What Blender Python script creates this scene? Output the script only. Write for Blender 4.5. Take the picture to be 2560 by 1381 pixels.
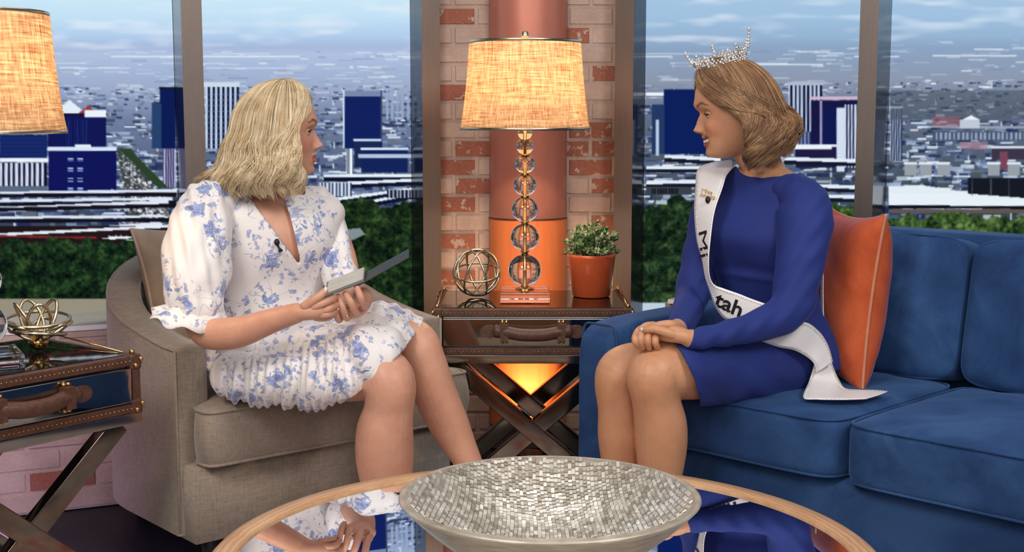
import bpy, bmesh, math, random
import numpy as np
from mathutils import Vector, Matrix
random.seed(7); RNG = np.random.default_rng(11)
for _o in list(bpy.data.objects): bpy.data.objects.remove(_o)
SC = bpy.context.scene
COL = SC.collection
PI = math.pi
# ---------------------------------------------------------------- camera
FPX, CX, CY, CAMH, PITCH = 3245.0, 1280.0, 690.5, 1.18, math.radians(6.85)
cam_d = bpy.data.cameras.new('camera'); cam = bpy.data.objects.new('camera', cam_d); COL.objects.link(cam)
cam.location = (0, 0, CAMH); cam.rotation_euler = (PI/2 - PITCH, 0, 0)
cam_d.sensor_width = 36; cam_d.lens = FPX/2560*36; cam_d.clip_start = .05; cam_d.clip_end = 60
SC.camera = cam
# ---------------------------------------------------------------- view + world
vs = SC.view_settings
SC.display_settings.display_device = 'sRGB'
vs.view_transform = 'Standard'; vs.look = 'None'; vs.gamma = 1; vs.use_curve_mapping = False; vs.exposure = 0.0
wd = bpy.data.worlds.new('studio'); SC.world = wd; wd.use_nodes = True
wd.node_tree.nodes['Background'].inputs[0].default_value = (.55, .57, .66, 1)
wd.node_tree.nodes['Background'].inputs[1].default_value = .10
# ---------------------------------------------------------------- studio lights
def area(name, loc, target, size, power, color=(1, 1, 1), sy=None):
    l = bpy.data.lights.new(name, 'AREA'); l.energy = power; l.color = color
    l.shape = 'RECTANGLE'; l.size = size; l.size_y = sy or size
    o = bpy.data.objects.new(name, l); COL.objects.link(o); o.location = loc
    o.rotation_euler = (Vector(target) - Vector(loc)).to_track_quat('-Z', 'Y').to_euler()
    return o
area('key_light_left', (-1.5, .3, 3.1), (.5, 3.4, .8), 1.1, 68, (1, .95, .89))
area('key_light_right', (1.9, .6, 3.1), (-.5, 3.4, .7), 1.1, 62, (1, .95, .89))
area('fill_light', (0, -1.2, 2.0), (0, 3.4, .7), 2.4, 40, (1, .96, .92), 1.4)
area('top_light', (0.1, 3.2, 3.6), (0, 3.1, 0), 2.2, 20, (.96, .96, 1))
# ---------------------------------------------------------------- helpers
def W(px, py, Y):
    """point seen at photo position (px, py) that lies Y metres into the room"""
    u = (px - CX)/FPX; v = -(py - CY)/FPX
    dy = math.cos(PITCH) + v*math.sin(PITCH); dz = -math.sin(PITCH) + v*math.cos(PITCH)
    t = Y/dy
    return Vector((u*t, Y, CAMH + dz*t))
def WZ(px, py, z):
    u = (px - CX)/FPX; v = -(py - CY)/FPX
    dy = math.cos(PITCH) + v*math.sin(PITCH); dz = -math.sin(PITCH) + v*math.cos(PITCH)
    t = (z - CAMH)/dz
    return Vector((u*t, dy*t, z))
def lin(c): return tuple(((x/255)/12.92 if x/255 <= .04045 else ((x/255+.055)/1.055)**2.4) for x in c)
def rgba(c): return lin(c) + (1,)
def V3(a): return Vector(a)
class Geo:
    def __init__(s): s.v = []; s.f = []; s.m = []
    def add(s, vs_, fs_, mi=0):
        n = len(s.v); s.v.extend([tuple(p) for p in vs_]); s.f.extend([tuple(i+n for i in f) for f in fs_]); s.m.extend([mi]*len(fs_)); return s
    def join(s, g, mi=None):
        n = len(s.v); s.v.extend(g.v); s.f.extend([tuple(i+n for i in f) for f in g.f]); s.m.extend(g.m if mi is None else [mi]*len(g.f)); return s
    def tf(s, M):
        s.v = [tuple(M @ Vector(p)) for p in s.v]; return s
    def box(s, x0, y0, z0, x1, y1, z1, mi=0):
        return s.add([(x0,y0,z0),(x1,y0,z0),(x1,y1,z0),(x0,y1,z0),(x0,y0,z1),(x1,y0,z1),(x1,y1,z1),(x0,y1,z1)],
                     [(0,3,2,1),(4,5,6,7),(0,1,5,4),(1,2,6,5),(2,3,7,6),(3,0,4,7)], mi)
    def prism(s, pts, z0, z1, mi=0):
        n = len(pts); vv = [(p[0],p[1],z0) for p in pts]+[(p[0],p[1],z1) for p in pts]
        return s.add(vv, [tuple(range(n))[::-1], tuple(range(n, 2*n))]+[(i,(i+1)%n,n+(i+1)%n,n+i) for i in range(n)], mi)
    def lathe(s, prof, n=48, c=(0,0,0), close=False, mi=0):
        vv = []; ff = []; m = len(prof)
        for r, z in prof:
            for i in range(n):
                a = 2*PI*i/n; vv.append((c[0]+r*math.cos(a), c[1]+r*math.sin(a), c[2]+z))
        for j in range(m-1 if not close else m):
            for i in range(n):
                k = (i+1)%n; j2 = (j+1)%m
                ff.append((j*n+i, j*n+k, j2*n+k, j2*n+i))
        return s.add(vv, ff, mi)
    def sphere(s, c, r, n=16, m=10, mi=0):
        if not hasattr(r, '__len__'): r = (r, r, r)
        vv = [(c[0], c[1], c[2]-r[2])]; ff = []
        for j in range(1, m):
            t = -PI/2+PI*j/m
            for i in range(n):
                a = 2*PI*i/n; vv.append((c[0]+r[0]*math.cos(t)*math.cos(a), c[1]+r[1]*math.cos(t)*math.sin(a), c[2]+r[2]*math.sin(t)))
        vv.append((c[0], c[1], c[2]+r[2])); L = len(vv)-1
        for i in range(n):
            k = (i+1)%n; ff.append((0, 1+k, 1+i)); ff.append((L, L-n+i, L-n+k))
            for j in range(m-2):
                ff.append((1+j*n+i, 1+j*n+k, 1+(j+1)*n+k, 1+(j+1)*n+i))
        return s.add(vv, ff, mi)
    def tube(s, path, rad, n=10, closed=False, cap=True, flat=None, mi=0):
        """path: points; rad: number or list; flat: (normal hint, ratio)"""
        P = [Vector(p) for p in path]; L = len(P)
        R = rad if hasattr(rad, '__len__') else [rad]*L
        vv = []; ff = []; up = None
        for i in range(L):
            if closed: t = P[(i+1)%L]-P[(i-1)%L]
            else: t = P[min(i+1, L-1)]-P[max(i-1, 0)]
            if t.length < 1e-9: t = Vector((0,0,1))
            t.normalize()
            if up is None:
                h = Vector((0,0,1)) if abs(t.z) < .9 else Vector((1,0,0))
                if flat: h = Vector(flat[0])
                up = (h - t*h.dot(t)).normalized()
            else:
                up = up - t*up.dot(t); up = up.normalized() if up.length > 1e-6 else t.orthogonal().normalized()
            sd = t.cross(up)
            k = flat[1] if flat else 1
            for j in range(n):
                a = 2*PI*j/n
                vv.append(P[i] + up*(R[i]*k*math.sin(a)) + sd*(R[i]*math.cos(a)))
        for i in range(L if closed else L-1):
            i2 = (i+1)%L
            for j in range(n):
                k2 = (j+1)%n; ff.append((i*n+j, i*n+k2, i2*n+k2, i2*n+j))
        if cap and not closed:
            ff.append(tuple(range(n))[::-1]); ff.append(tuple((L-1)*n+j for j in range(n)))
        return s.add(vv, ff, mi)
def cr(pts, k=6):
    """smooth interpolation through rows of numbers"""
    A = np.array([list(p) for p in pts], float); n = len(A); out = []
    for i in range(n-1):
        p0 = A[max(i-1,0)]; p1 = A[i]; p2 = A[i+1]; p3 = A[min(i+2,n-1)]
        for j in range(k):
            t = j/k
            out.append(.5*((2*p1)+(-p0+p2)*t+(2*p0-5*p1+4*p2-p3)*t*t+(-p0+3*p1-3*p2+p3)*t**3))
    out.append(A[-1]); return np.array(out)
def limb(g, pts, n=20, k=6, ratio=1.0, hint=(0,0,1)):
    """pts: rows of x,y,z,radius; smooth tapering tube with round ends"""
    A = cr([tuple(p[0])+(p[1],) for p in pts], k)
    P = [Vector(a[:3]) for a in A]; R = [max(a[3], .001) for a in A]
    d0 = (P[0]-P[1]).normalized(); d1 = (P[-1]-P[-2]).normalized()
    h0 = []; h1 = []
    for q in (.25, .5, .75, .97):
        h0.insert(0, (P[0]+d0*R[0]*math.sin(q*PI/2)*.9, R[0]*math.cos(q*PI/2)))
        h1.append((P[-1]+d1*R[-1]*math.sin(q*PI/2)*.9, R[-1]*math.cos(q*PI/2)))
    PP = [a for a, b in h0]+P+[a for a, b in h1]; RR = [b for a, b in h0]+R+[b for a, b in h1]
    g.tube(PP, RR, n, flat=(hint, ratio)); return g
def loft(g, secs, n=40, k=6, sq=2.2):
    """secs: (centre, right axis*halfwidth, front vec, back depth factor)"""
    rows = [tuple(c)+tuple(a)+tuple(f)+(b,) for c, a, f, b in secs]
    A = cr(rows, k); vv = []; ff = []; m = len(A)
    for r in A:
        c = Vector(r[:3]); a = Vector(r[3:6]); f = Vector(r[6:9]); b = r[9]
        for j in range(n):
            t = 2*PI*j/n; ct, st = math.cos(t), math.sin(t)
            e = 2/sq; x = math.copysign(abs(ct)**e, ct); y = math.copysign(abs(st)**e, st)
            vv.append(c + a*x + f*(y if y > 0 else y*b))
    for i in range(m-1):
        for j in range(n):
            k2 = (j+1)%n; ff.append((i*n+j, i*n+k2, (i+1)*n+k2, (i+1)*n+j))
    ff.append(tuple(range(n))[::-1]); ff.append(tuple((m-1)*n+j for j in range(n)))
    return g.add(vv, ff)
def obj(name, g, mats, parent=None, smooth=True, pinv=None, loc=None):
    me = bpy.data.meshes.new(name)
    if isinstance(g, Geo): me.from_pydata([tuple(p) for p in g.v], [], g.f); mi = g.m
    else: me.from_pydata(g[0], [], g[1]); mi = None
    if not isinstance(mats, (list, tuple)): mats = [mats]
    for m in mats: me.materials.append(m)
    if mi and any(mi): me.polygons.foreach_set('material_index', mi)
    me.polygons.foreach_set('use_smooth', [bool(smooth)]*len(me.polygons))
    me.update()
    o = bpy.data.objects.new(name, me); COL.objects.link(o)
    if parent is not None:
        o.parent = parent
        if pinv is not None: o.matrix_parent_inverse = pinv
    if loc is not None: o.location = loc
    return o
def recalc(o):
    bm = bmesh.new(); bm.from_mesh(o.data); bmesh.ops.recalc_face_normals(bm, faces=bm.faces); bm.to_mesh(o.data); bm.free(); return o
def bevel(o, w=.004, seg=2, ang=.6):
    b = o.modifiers.new('bevel', 'BEVEL'); b.width = w; b.segments = seg; b.limit_method = 'ANGLE'; b.angle_limit = ang
    o.data.polygons.foreach_set('use_smooth', [True]*len(o.data.polygons))
    w_ = o.modifiers.new('wn', 'WEIGHTED_NORMAL'); w_.keep_sharp = True
    return o
def thing(name, label, cat, loc=(0,0,0), rz=0, group=None):
    o = bpy.data.objects.new(name, None); COL.objects.link(o); o.empty_display_size = .1
    o.location = loc; o.rotation_euler = (0, 0, rz); o['label'] = label; o['category'] = cat
    if group: o['group'] = group
    return o
def tag(o, label, cat, group=None):
    o['label'] = label; o['category'] = cat
    if group: o['group'] = group
    return o
def struct(o): o['kind'] = 'structure'; return o
def winv(root): return (Matrix.Translation(root.location) @ root.rotation_euler.to_matrix().to_4x4()).inverted()
def dup(root, loc, rz, label):
    r = root.copy(); COL.objects.link(r); r.location = loc; r.rotation_euler = (0,0,rz); r['label'] = label
    def rec(a, b):
        for ch in list(a.children):
            c = ch.copy(); COL.objects.link(c); c.parent = b; rec(ch, c)
    rec(root, r); return r
# ---------------------------------------------------------------- materials
class NT:
    def __init__(s, name):
        s.mat = bpy.data.materials.new(name); s.mat.use_nodes = True; s.nt = s.mat.node_tree; s.n = s.nt.nodes
        s.b = s.n['Principled BSDF']; s.out = s.n['Material Output']
    def new(s, t, **kw):
        n = s.n.new(t)
        for k, v in kw.items():
            if k.startswith('i_'): n.inputs[k[2:].replace('_', ' ')].default_value = v
            else: setattr(n, k, v)
        return n
    def link(s, a, b): s.nt.links.new(a, b)
    def coord(s, scale=(1,1,1), rot=(0,0,0), kind='Object'):
        t = s.new('ShaderNodeTexCoord'); m = s.new('ShaderNodeMapping'); m.inputs['Scale'].default_value = scale; m.inputs['Rotation'].default_value = rot
        s.link(t.outputs[kind], m.inputs[0]); return m.outputs[0]
    def noise(s, vec, scale, detail=3, rough=.5, dist=0):
        n = s.new('ShaderNodeTexNoise'); s.link(vec, n.inputs['Vector']); n.inputs['Scale'].default_value = scale
        n.inputs['Detail'].default_value = detail; n.inputs['Roughness'].default_value = rough; n.inputs['Distortion'].default_value = dist
        return n.outputs['Fac']
    def ramp(s, fac, stops):
        r = s.new('ShaderNodeValToRGB'); s.link(fac, r.inputs[0]); e = r.color_ramp.elements
        while len(e) < len(stops): e.new(.5)
        for q, (p, c) in zip(e, stops): q.position = p; q.color = tuple(c) if len(c) == 4 else tuple(c)+(1,)
        return r.outputs[0]
    def math(s, op, a, b=None, c=None):
        m = s.new('ShaderNodeMath', operation=op)
        for i, x in enumerate((a, b, c)):
            if x is None: continue
            if isinstance(x, (int, float)): m.inputs[i].default_value = x
            else: s.link(x, m.inputs[i])
        return m.outputs[0]
    def mix(s, fac, a, b, mode='MIX'):
        m = s.new('ShaderNodeMix', data_type='RGBA', blend_type=mode)
        for i, x in ((0, fac), (6, a), (7, b)):
            if isinstance(x, (int, float)): m.inputs[i].default_value = x
            elif isinstance(x, tuple): m.inputs[i].default_value = x if len(x) == 4 else x+(1,)
            else: s.link(x, m.inputs[i])
        return m.outputs[2]
    def bump(s, h, strength=.3, dist=.002):
        b = s.new('ShaderNodeBump'); b.inputs['Strength'].default_value = strength; b.inputs['Distance'].default_value = dist
        s.link(h, b.inputs['Height']); s.link(b.outputs[0], s.b.inputs['Normal']); return b
    def base(s, x):
        if isinstance(x, tuple): s.b.inputs['Base Color'].default_value = x if len(x) == 4 else x+(1,)
        else: s.link(x, s.b.inputs['Base Color'])
    def set(s, **kw):
        for k, v in kw.items(): s.b.inputs[k.replace('_', ' ')].default_value = v
        return s
def plain(name, c, rough=.5, metal=0, var=.08, scale=30, bump=0, **kw):
    m = NT(name); v = m.coord(); f = m.noise(v, scale, 4)
    c1 = tuple(x*(1-var) for x in lin(c)); c2 = tuple(min(1, x*(1+var)) for x in lin(c))
    m.base(m.ramp(f, [(.3, c1), (.7, c2)])); m.set(Roughness=rough, Metallic=metal, **kw)
    if bump: m.bump(f, bump, .002)
    return m.mat
def weave(name, c, c2, s=900, var=.25, rough=.85, sheen=.3, big=6):
    m = NT(name); v = m.coord()
    a = m.noise(m.coord((1, 1, .12)), s*.35, 2); b = m.noise(m.coord((.12, .12, 1)), s*.35, 2); g = m.noise(v, big, 3)
    f = m.math('ADD', m.math('MULTIPLY', m.math('ADD', a, b), .4), m.math('MULTIPLY', g, .2))
    m.base(m.ramp(f, [(.5-var, lin(c)), (.5+var, lin(c2))])); m.set(Roughness=rough, Sheen_Weight=sheen, Specular_IOR_Level=.2)
    m.bump(m.math('ADD', a, b), .35, .001); return m.mat
def glassy(name, tint=(1,1,1), ior=1.5, base_refl=0.0, rough=.0):
    """thin glass: see-through, reflecting more at grazing angles"""
    m = NT(name); m.n.remove(m.b)
    tr = m.new('ShaderNodeBsdfTransparent'); tr.inputs[0].default_value = tuple(tint)+(1,)
    gl = m.new('ShaderNodeBsdfGlossy'); gl.inputs['Roughness'].default_value = rough; gl.inputs[0].default_value = (.95,.97,1,1)
    fr = m.new('ShaderNodeFresnel'); fr.inputs[0].default_value = ior
    f = m.math('MINIMUM', m.math('ADD', fr.outputs[0], base_refl), 1.0)
    mx = m.new('ShaderNodeMixShader'); m.link(f, mx.inputs[0]); m.link(tr.outputs[0], mx.inputs[1]); m.link(gl.outputs[0], mx.inputs[2])
    m.link(mx.outputs[0], m.out.inputs[0]); return m.mat
M = {}
M['chrome'] = plain('chrome', (170,165,158), .12, 1, .05)
M['brass'] = plain('brass', (214,170,110), .22, 1, .08)
M['silvergold'] = plain('champagne_metal', (214,200,172), .28, 1, .1, 60)
M['black'] = plain('black_plastic', (18,18,20), .4)
M['darkleg'] = plain('dark_wood', (20,18,22), .4)
M['leather'] = plain('brown_leather', (84,54,42), .45, 0, .25, 90, .4)
# ================================================================ setting
TL, TR = math.radians(24), math.radians(30)
LO = Vector((-.36, 4.62)); LD = Vector((-math.cos(TL), -math.sin(TL)))      # left screen line, going left
RO = Vector((.465, 4.56)); RD = Vector((math.cos(TR), -math.sin(TR)))        # right screen line, going right
# floor
m = NT('floor_paint'); v = m.coord(); m.base(m.ramp(m.noise(v, 3, 4), [(.3, lin((24,26,38))), (.7, lin((40,42,58)))])); m.set(Roughness=.5)
g = Geo().box(-4, -3, -.05, 4, 5.2, -.004); struct(obj('floor', g, m.mat, smooth=False))
# rug: marbled white, red and navy swirls
m = NT('marbled_rug'); v = m.coord((1,1,1))
n1 = m.noise(v, 1.5, 4, .6, 1.6)
col = m.ramp(n1, [(.30, lin((40,50,90))), (.36, lin((200,200,205))), (.44, lin((222,214,208))), (.47, lin((190,70,55))), (.50, lin((226,220,212))), (.56, lin((120,120,128))), (.59, lin((215,212,208))), (.68, lin((60,72,110)))])
m.base(col); m.set(Roughness=.95); m.bump(m.noise(v, 400, 2), .4, .003)
g = Geo().box(-1.7, 1.0, -.004, 1.9, 3.45, -.0003)
tag(obj('area_rug', g, m.mat, smooth=False), 'marbled white, red and navy swirl rug lying under the round coffee table', 'rug')
# ---- screens -----------------------------------------------------------
S = .5
CWd, CHt = int(3160*S), int(1260*S); X0, Y0 = -320, -300
def cc(c): return np.array(c, float)/255
cv = np.zeros((CHt, CWd, 3)); yy = (np.arange(CHt)/S + Y0)[:, None]; xx = (np.arange(CWd)/S + X0)[None, :]
def lerp_rows(y, st):
    st = sorted(st); ys = [a for a, _ in st]; C = np.array([b for _, b in st], float)/255
    return np.stack([np.interp(y, ys, C[:, i]) for i in range(3)], -1)
def vnoise(w, h, cw, ch):
    a = RNG.random((int(h/ch)+3, int(w/cw)+3)); y = np.arange(h)/ch; x = np.arange(w)/cw
    yi = y.astype(int); xi = x.astype(int); fy = (y-yi)[:, None]; fx = (x-xi)[None, :]
    fy = fy*fy*(3-2*fy); fx = fx*fx*(3-2*fx)
    A = a[yi][:, xi]; B = a[yi][:, xi+1]; C = a[yi+1][:, xi]; D = a[yi+1][:, xi+1]
    return (A*(1-fx)+B*fx)*(1-fy)+(C*(1-fx)+D*fx)*fy
skyL = lerp_rows(yy[:, 0], [(-300,(196,224,246)),(-40,(208,236,250)),(40,(196,226,246)),(90,(176,205,236)),(118,(168,186,220)),(135,(176,194,224)),(180,(164,182,214)),(225,(156,170,200)),(300,(112,126,160)),(600,(50,60,80))])
skyR = lerp_rows(yy[:, 0], [(-300,(150,184,220)),(-40,(168,199,226)),(40,(160,193,224)),(90,(150,180,212)),(118,(140,165,196)),(200,(140,152,174)),(300,(96,108,132)),(600,(50,60,60))])
cv[:] = skyL[:, None, :]; rt = (xx[0] > 1300); cv[:, rt] = skyR[:, None, :]
cloud = vnoise(CWd, CHt, 70, 9)*.6 + vnoise(CWd, CHt, 26, 5)*.4
msk = np.clip((cloud-.52)*3, 0, 1)*(yy < 125)*.5
cv = cv*(1-msk[..., None]) + cc((236,242,250))*msk[..., None]
def R_(x0, y0, x1, y1, c, a=1.0):
    i0, i1 = int((y0-Y0)*S), int(round((y1-Y0)*S)); j0, j1 = int((x0-X0)*S), int(round((x1-X0)*S))
    i0 = max(i0, 0); j0 = max(j0, 0); i1 = max(i1, i0+1); j1 = max(j1, j0+1)
    cv[i0:i1, j0:j1] = cv[i0:i1, j0:j1]*(1-a) + cc(c)*a
def P_(pts, c):
    n = len(pts); ys = [p[1] for p in pts]
    for i in range(max(0, int((min(ys)-Y0)*S)), min(CHt, int((max(ys)-Y0)*S)+1)):
        y = i/S + Y0; xs = []
        for k in range(n):
            (xa, ya), (xb, yb) = pts[k], pts[(k+1)%n]
            if (ya <= y) != (yb <= y): xs.append(xa+(y-ya)*(xb-xa)/(yb-ya))
        xs.sort()
        for a, b in zip(xs[::2], xs[1::2]):
            cv[i, max(0, int((a-X0)*S)):max(0, int((b-X0)*S)+1)] = cc(c)
def line(x0, y0, x1, y1, w, c):
    n = int(abs(x1-x0)*S)+2
    for k in range(n):
        t = k/n; x = x0+(x1-x0)*t; y = y0+(y1-y0)*t; R_(x, y-w/2, x+3, y+w/2, c)
# distant plain: thin streaks, then denser clutter of roofs with navy shade between them
for k in range(730):
    t = random.random()**.8; y = 128 + t*120; x = random.uniform(-320, 2810); w = random.uniform(6, 60)*(1-.3*t)
    y += -.033*(x-1615) if x > 1600 else 0
    c = random.choice([(226,238,248),(206,220,238),(128,144,178),(150,160,192),(208,210,226),(232,242,250)])
    R_(x, y, x+w, y+random.choice([1.5,2,2,3.5]), c, random.uniform(.2, .7))
for k in range(26): y = random.choice([134,140,150,158,163,170]); x = random.uniform(-320, 2790); R_(x, y-(.033*(x-1615) if x > 1600 else 0), x+random.uniform(60, 260), y+3-(.033*(x-1615) if x > 1600 else 0), (226,238,248), .75)
for k in range(6100):
    t = random.random(); y = 215 + t*345; x = random.uniform(-320, 2810); s = .4+t*1.1
    y += -.02*(x-1615) if x > 1600 else 0
    w = random.uniform(5, 26)*s; h = random.uniform(3, 12)*s
    dark = random.random()
    c = random.choice([(34,46,84),(28,42,92),(52,66,100),(44,54,70)]) if dark < .36 else random.choice([(176,196,222),(142,160,192),(112,130,164),(92,108,142),(72,90,124),(206,220,236),(110,114,124)])
    R_(x, y, x+w*1.5, y+h*.8, c, .75)
    if dark > .86: R_(x, y, x+w*1.6, y+2.5, (230,240,250), .9)
    if dark < .1: R_(x, y, x+2, y+h*1.8, (224,236,248), .8)
def tower(x0, y0, x1, y1, c=(14,26,84), roof=None, stripes=0, sc=(200,216,240), rows=0):
    R_(x0, y0, x1, y1, c)
    if stripes:
        w = (x1-x0)/stripes
        for i in range(stripes): R_(x0+w*i, y0, x0+w*(i+.45), y1, sc)
    if rows:
        k = y0+6
        while k < y1-3: R_(x0+3, k, x1-3, k+1.5, tuple(min(255, q+26) for q in c), .6); k += rows
    if roof: R_(x0-2, y0-4, x1+2, y0+2, roof)
Wt = (234,242,250)
# --- first screen (far left)
tower(400,222,440,372,(14,28,84),(20,26,48)); tower(380,260,404,372,(40,66,110)); tower(408,374,440,470,(190,196,220),None,5,(60,50,100))
tower(0,338,118,402,(16,34,96),None,0,rows=5); tower(120,288,266,372,(18,24,84),(24,20,50)); tower(160,300,218,370,(30,44,112),None,8,(14,20,76))
P_([(134,284),(174,250),(216,284)], (226,236,246)); P_([(196,284),(224,262),(238,284)], (140,60,60)); R_(212,276,266,294,Wt)
R_(0,396,122,406,Wt); tower(0,408,118,466,(16,20,52),None,9,(214,220,238)); R_(0,466,120,486,(90,104,130))
tower(122,374,292,484,(16,22,88)); R_(120,368,292,378,(214,228,246)); R_(188,362,228,368,Wt)
for a in range(4):
    for b in (170, 194): R_(b, 396+a*25, b+14, 399+a*25, (180,200,236)); R_(b, 402+a*25, b+14, 405+a*25, (120,144,200))
P_([(292,372),(330,372),(440,560),(330,560)], (62,74,70))
for k in range(500):
    t = random.random()**.7; y = 375+t*185; xc = 312+ (y-372)*.42; x = xc+random.gauss(0, 9+t*36)
    R_(x, y, x+3+3*t, y+2+2.5*t, random.choice([(228,234,244),(40,44,60),(120,120,130),(160,150,160),(200,206,220)]))
P_([(300,372),(324,372),(420,470),(396,470)], (44,66,44))
for k, (a, b, w) in enumerate([(484,478,6),(508,498,6),(524,506,8),(548,542,5),(592,560,8)]): line(-320 if k%2 else 0, a, 440-k*10, b, w, (222,230,244)); line(-320, a+9, 440, b+9, 8, (18,18,30))
# --- second screen
tower(514,216,598,372,(10,18,52),None,7,(198,214,236)); R_(506,206,600,218,(206,218,234))
for q in range(236, 372, 14): R_(514, q, 600, q+2, (150,168,206), .5)
tower(860,240,956,372,(13,28,88),None,0,rows=6); R_(860,228,956,242,(120,136,170)); R_(858,226,862,372,(210,224,242)); R_(952,226,956,350,(60,70,100))
for q in range(966, 1030, 13): tower(q,224,q+5,300,(150,168,200))
tower(866,372,884,440,(20,30,60),None,4,Wt); tower(886,352,952,420,(26,40,84),(206,220,240)); tower(904,374,1020,432,(20,36,90),(214,228,246)); tower(896,386,1030,396,(180,196,220))
for a, b, x in ((442,440,810),(462,452,816),(500,474,840),(520,486,850),(536,520,830)): line(x, a, 1034, b, 7, (228,238,248)); line(x, a+8, 1034, b+8, 8, (14,20,44))
tower(800,458,880,492,(40,52,84),None,9,(216,228,244)); tower(968,476,1034,496,(170,180,196),None,7,(20,24,48))
# --- third screen
tower(1660,224,1800,386,(14,32,92)); R_(1630,262,1662,386,(38,56,100)); R_(1617,232,1660,240,Wt); R_(1640,300,1648,390,(180,200,226))
tower(1972,212,2056,330,(14,20,52),None,8,(188,202,226)); R_(1968,206,2060,214,(170,186,208)); tower(1984,330,2030,400,(30,44,90),None,5,(120,136,176))
tower(2028,252,2150,404,(24,22,66)); R_(2024,242,2150,250,(206,180,206)); R_(2050,252,2056,400,(150,150,190)); R_(2058,268,2094,400,(16,26,80))
tower(2092,270,2112,430,(206,218,238),None,0,rows=8); tower(2112,262,2146,420,(18,24,60),None,4,(206,216,236))
tower(1990,366,2090,420,(30,28,66),(226,236,246)); R_(1980,362,2080,374,Wt)
for a, b, x, x2 in ((392,400,1662,1800),(398,404,1960,2146),(420,420,1617,1760),(458,454,1617,1780),(466,470,2040,2150),(492,494,2060,2150)): line(x, a, x2, b, 8, (226,236,246)); line(x, a+9, x2, b+9, 8, (20,26,44))
R_(1617,468,1730,488,(60,66,74)); [R_(q,472,q+4,486,(20,22,34)) for q in range(1630,1700,7)]
# --- fourth screen
tower(2226,270,2256,404,(40,52,84),(216,228,242),5,(200,212,232))
R_(2226,226,2820,300,(74,86,100), .55)
for k in range(240): R_(random.uniform(2226,2820), random.uniform(215,300), random.uniform(2226,2820)*0+0, 0, Wt) if False else None
line(2330,318,2810,322,5,(150,160,176)); R_(2332,330,2810,352,(70,84,112)); [R_(q,332,q+5,350,(150,164,190)) for q in range(2340,2810,11)]
R_(2330,292,2400,316,(150,90,100), .6); R_(2400,300,2450,322,(190,200,214)); P_([(2404,300),(2428,288),(2450,300)], Wt)
R_(2400,356,2470,374,(170,130,150), .7); tower(2480,370,2810,400,(60,54,74),(220,224,236)); tower(2500,380,2520,424,(120,70,90)); 
for q in (2262, 2300, 2345, 2470, 2520): tower(q, 410, q+30, 440, (150,158,168), (226,232,240))
P_([(2222,466),(2300,462),(2400,478),(2560,506),(2820,516),(2222,516)], (226,236,244))
R_(2420,446,2830,500,(22,26,36)); P_([(2222,484),(2420,484),(2830,516),(2222,516)], (230,240,248)); [R_(q,448,q+3,490,(70,80,92)) for q in range(2430,2820,46)]
line(2222,518,2830,522,6,(12,16,24)); R_(2222,524,2830,534,(96,84,80))
# --- trees along the bottom
tn = vnoise(CWd, CHt, 9, 8)*.45 + vnoise(CWd, CHt, 4, 4)*.35 + vnoise(CWd, CHt, 2, 2)*.35
def trees(xa, xb, top, bot, dark=(8,18,12), mid=(30,50,24), lite=(84,110,60), seed=0):
    e = vnoise(CWd, 1, 16, 4)[0]*26 + vnoise(CWd, 1, 5, 4)[0]*12
    for i in range(CHt):
        y = i/S + Y0
        if y > bot: break
        sel = (xx[0] >= xa) & (xx[0] <= xb) & (y > np.interp(xx[0], [p[0] for p in top], [p[1] for p in top]) + e - 14)
        t = tn[i][sel][:, None]; a = np.clip((t-.25)/.35, 0, 1); b = np.clip((t-.62)/.35, 0, 1)
        c = cc(dark)*(1-a)+cc(mid)*a; cv[i][sel] = c*(1-b)+cc(lite)*b
R_(-320,566,440,612,(34,22,26)); line(-320,604,440,566,6,(226,236,246)); line(-320,586,240,596,4,(120,40,40))
trees(-320, 440, [(-320,640),(60,600),(160,596),(440,600)], 752, (6,12,14), (22,44,26), (58,86,44))
for q in range(14): R_(255+random.uniform(0,80), 588+random.uniform(0,14), 262+random.uniform(0,80), 592, Wt)
R_(-320,748,440,792,(150,142,124)); R_(-320,792,440,800,(70,90,120)); P_([(-320,812),(440,792),(440,900),(-320,900)], (196,216,238)); line(-320,826,440,806,4,(240,246,252))
trees(770, 1040, [(770,560),(830,524),(900,494),(960,508),(1040,490)], 960, (6,14,12), (24,44,24), (62,88,44))
P_([(826,578),(900,570),(912,586),(860,610),(826,604)], (128,142,146))
trees(1600, 1800, [(1600,510),(1680,500),(1760,480),(1800,490)], 960, (8,18,14), (28,48,30), (70,94,56)); R_(1640,502,1668,512,(200,216,230), .8)
trees(1800, 2152, [(1800,520),(2060,506),(2152,500)], 960, (14,30,16), (50,80,36), (110,140,76))
trees(2220, 2830, [(2220,536),(2400,538),(2830,544)], 960, (16,30,18), (60,88,44), (120,146,84))
R_(1600,758,1760,800,(190,206,222))
# ringing / softness
k1 = (cv + np.roll(cv, 1, 1) + np.roll(cv, 1, 0) + np.roll(np.roll(cv, 1, 1), 1, 0))/4
cv = cv*.55 + k1*.45
m = NT('screen_picture'); m.n.remove(m.b); at = m.new('ShaderNodeAttribute', attribute_name='picture'); em = m.new('ShaderNodeEmission')
em.inputs[1].default_value = 1.0; m.link(at.outputs['Color'], em.inputs[0]); m.link(em.outputs[0], m.out.inputs[0]); M['screen'] = m.mat
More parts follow.
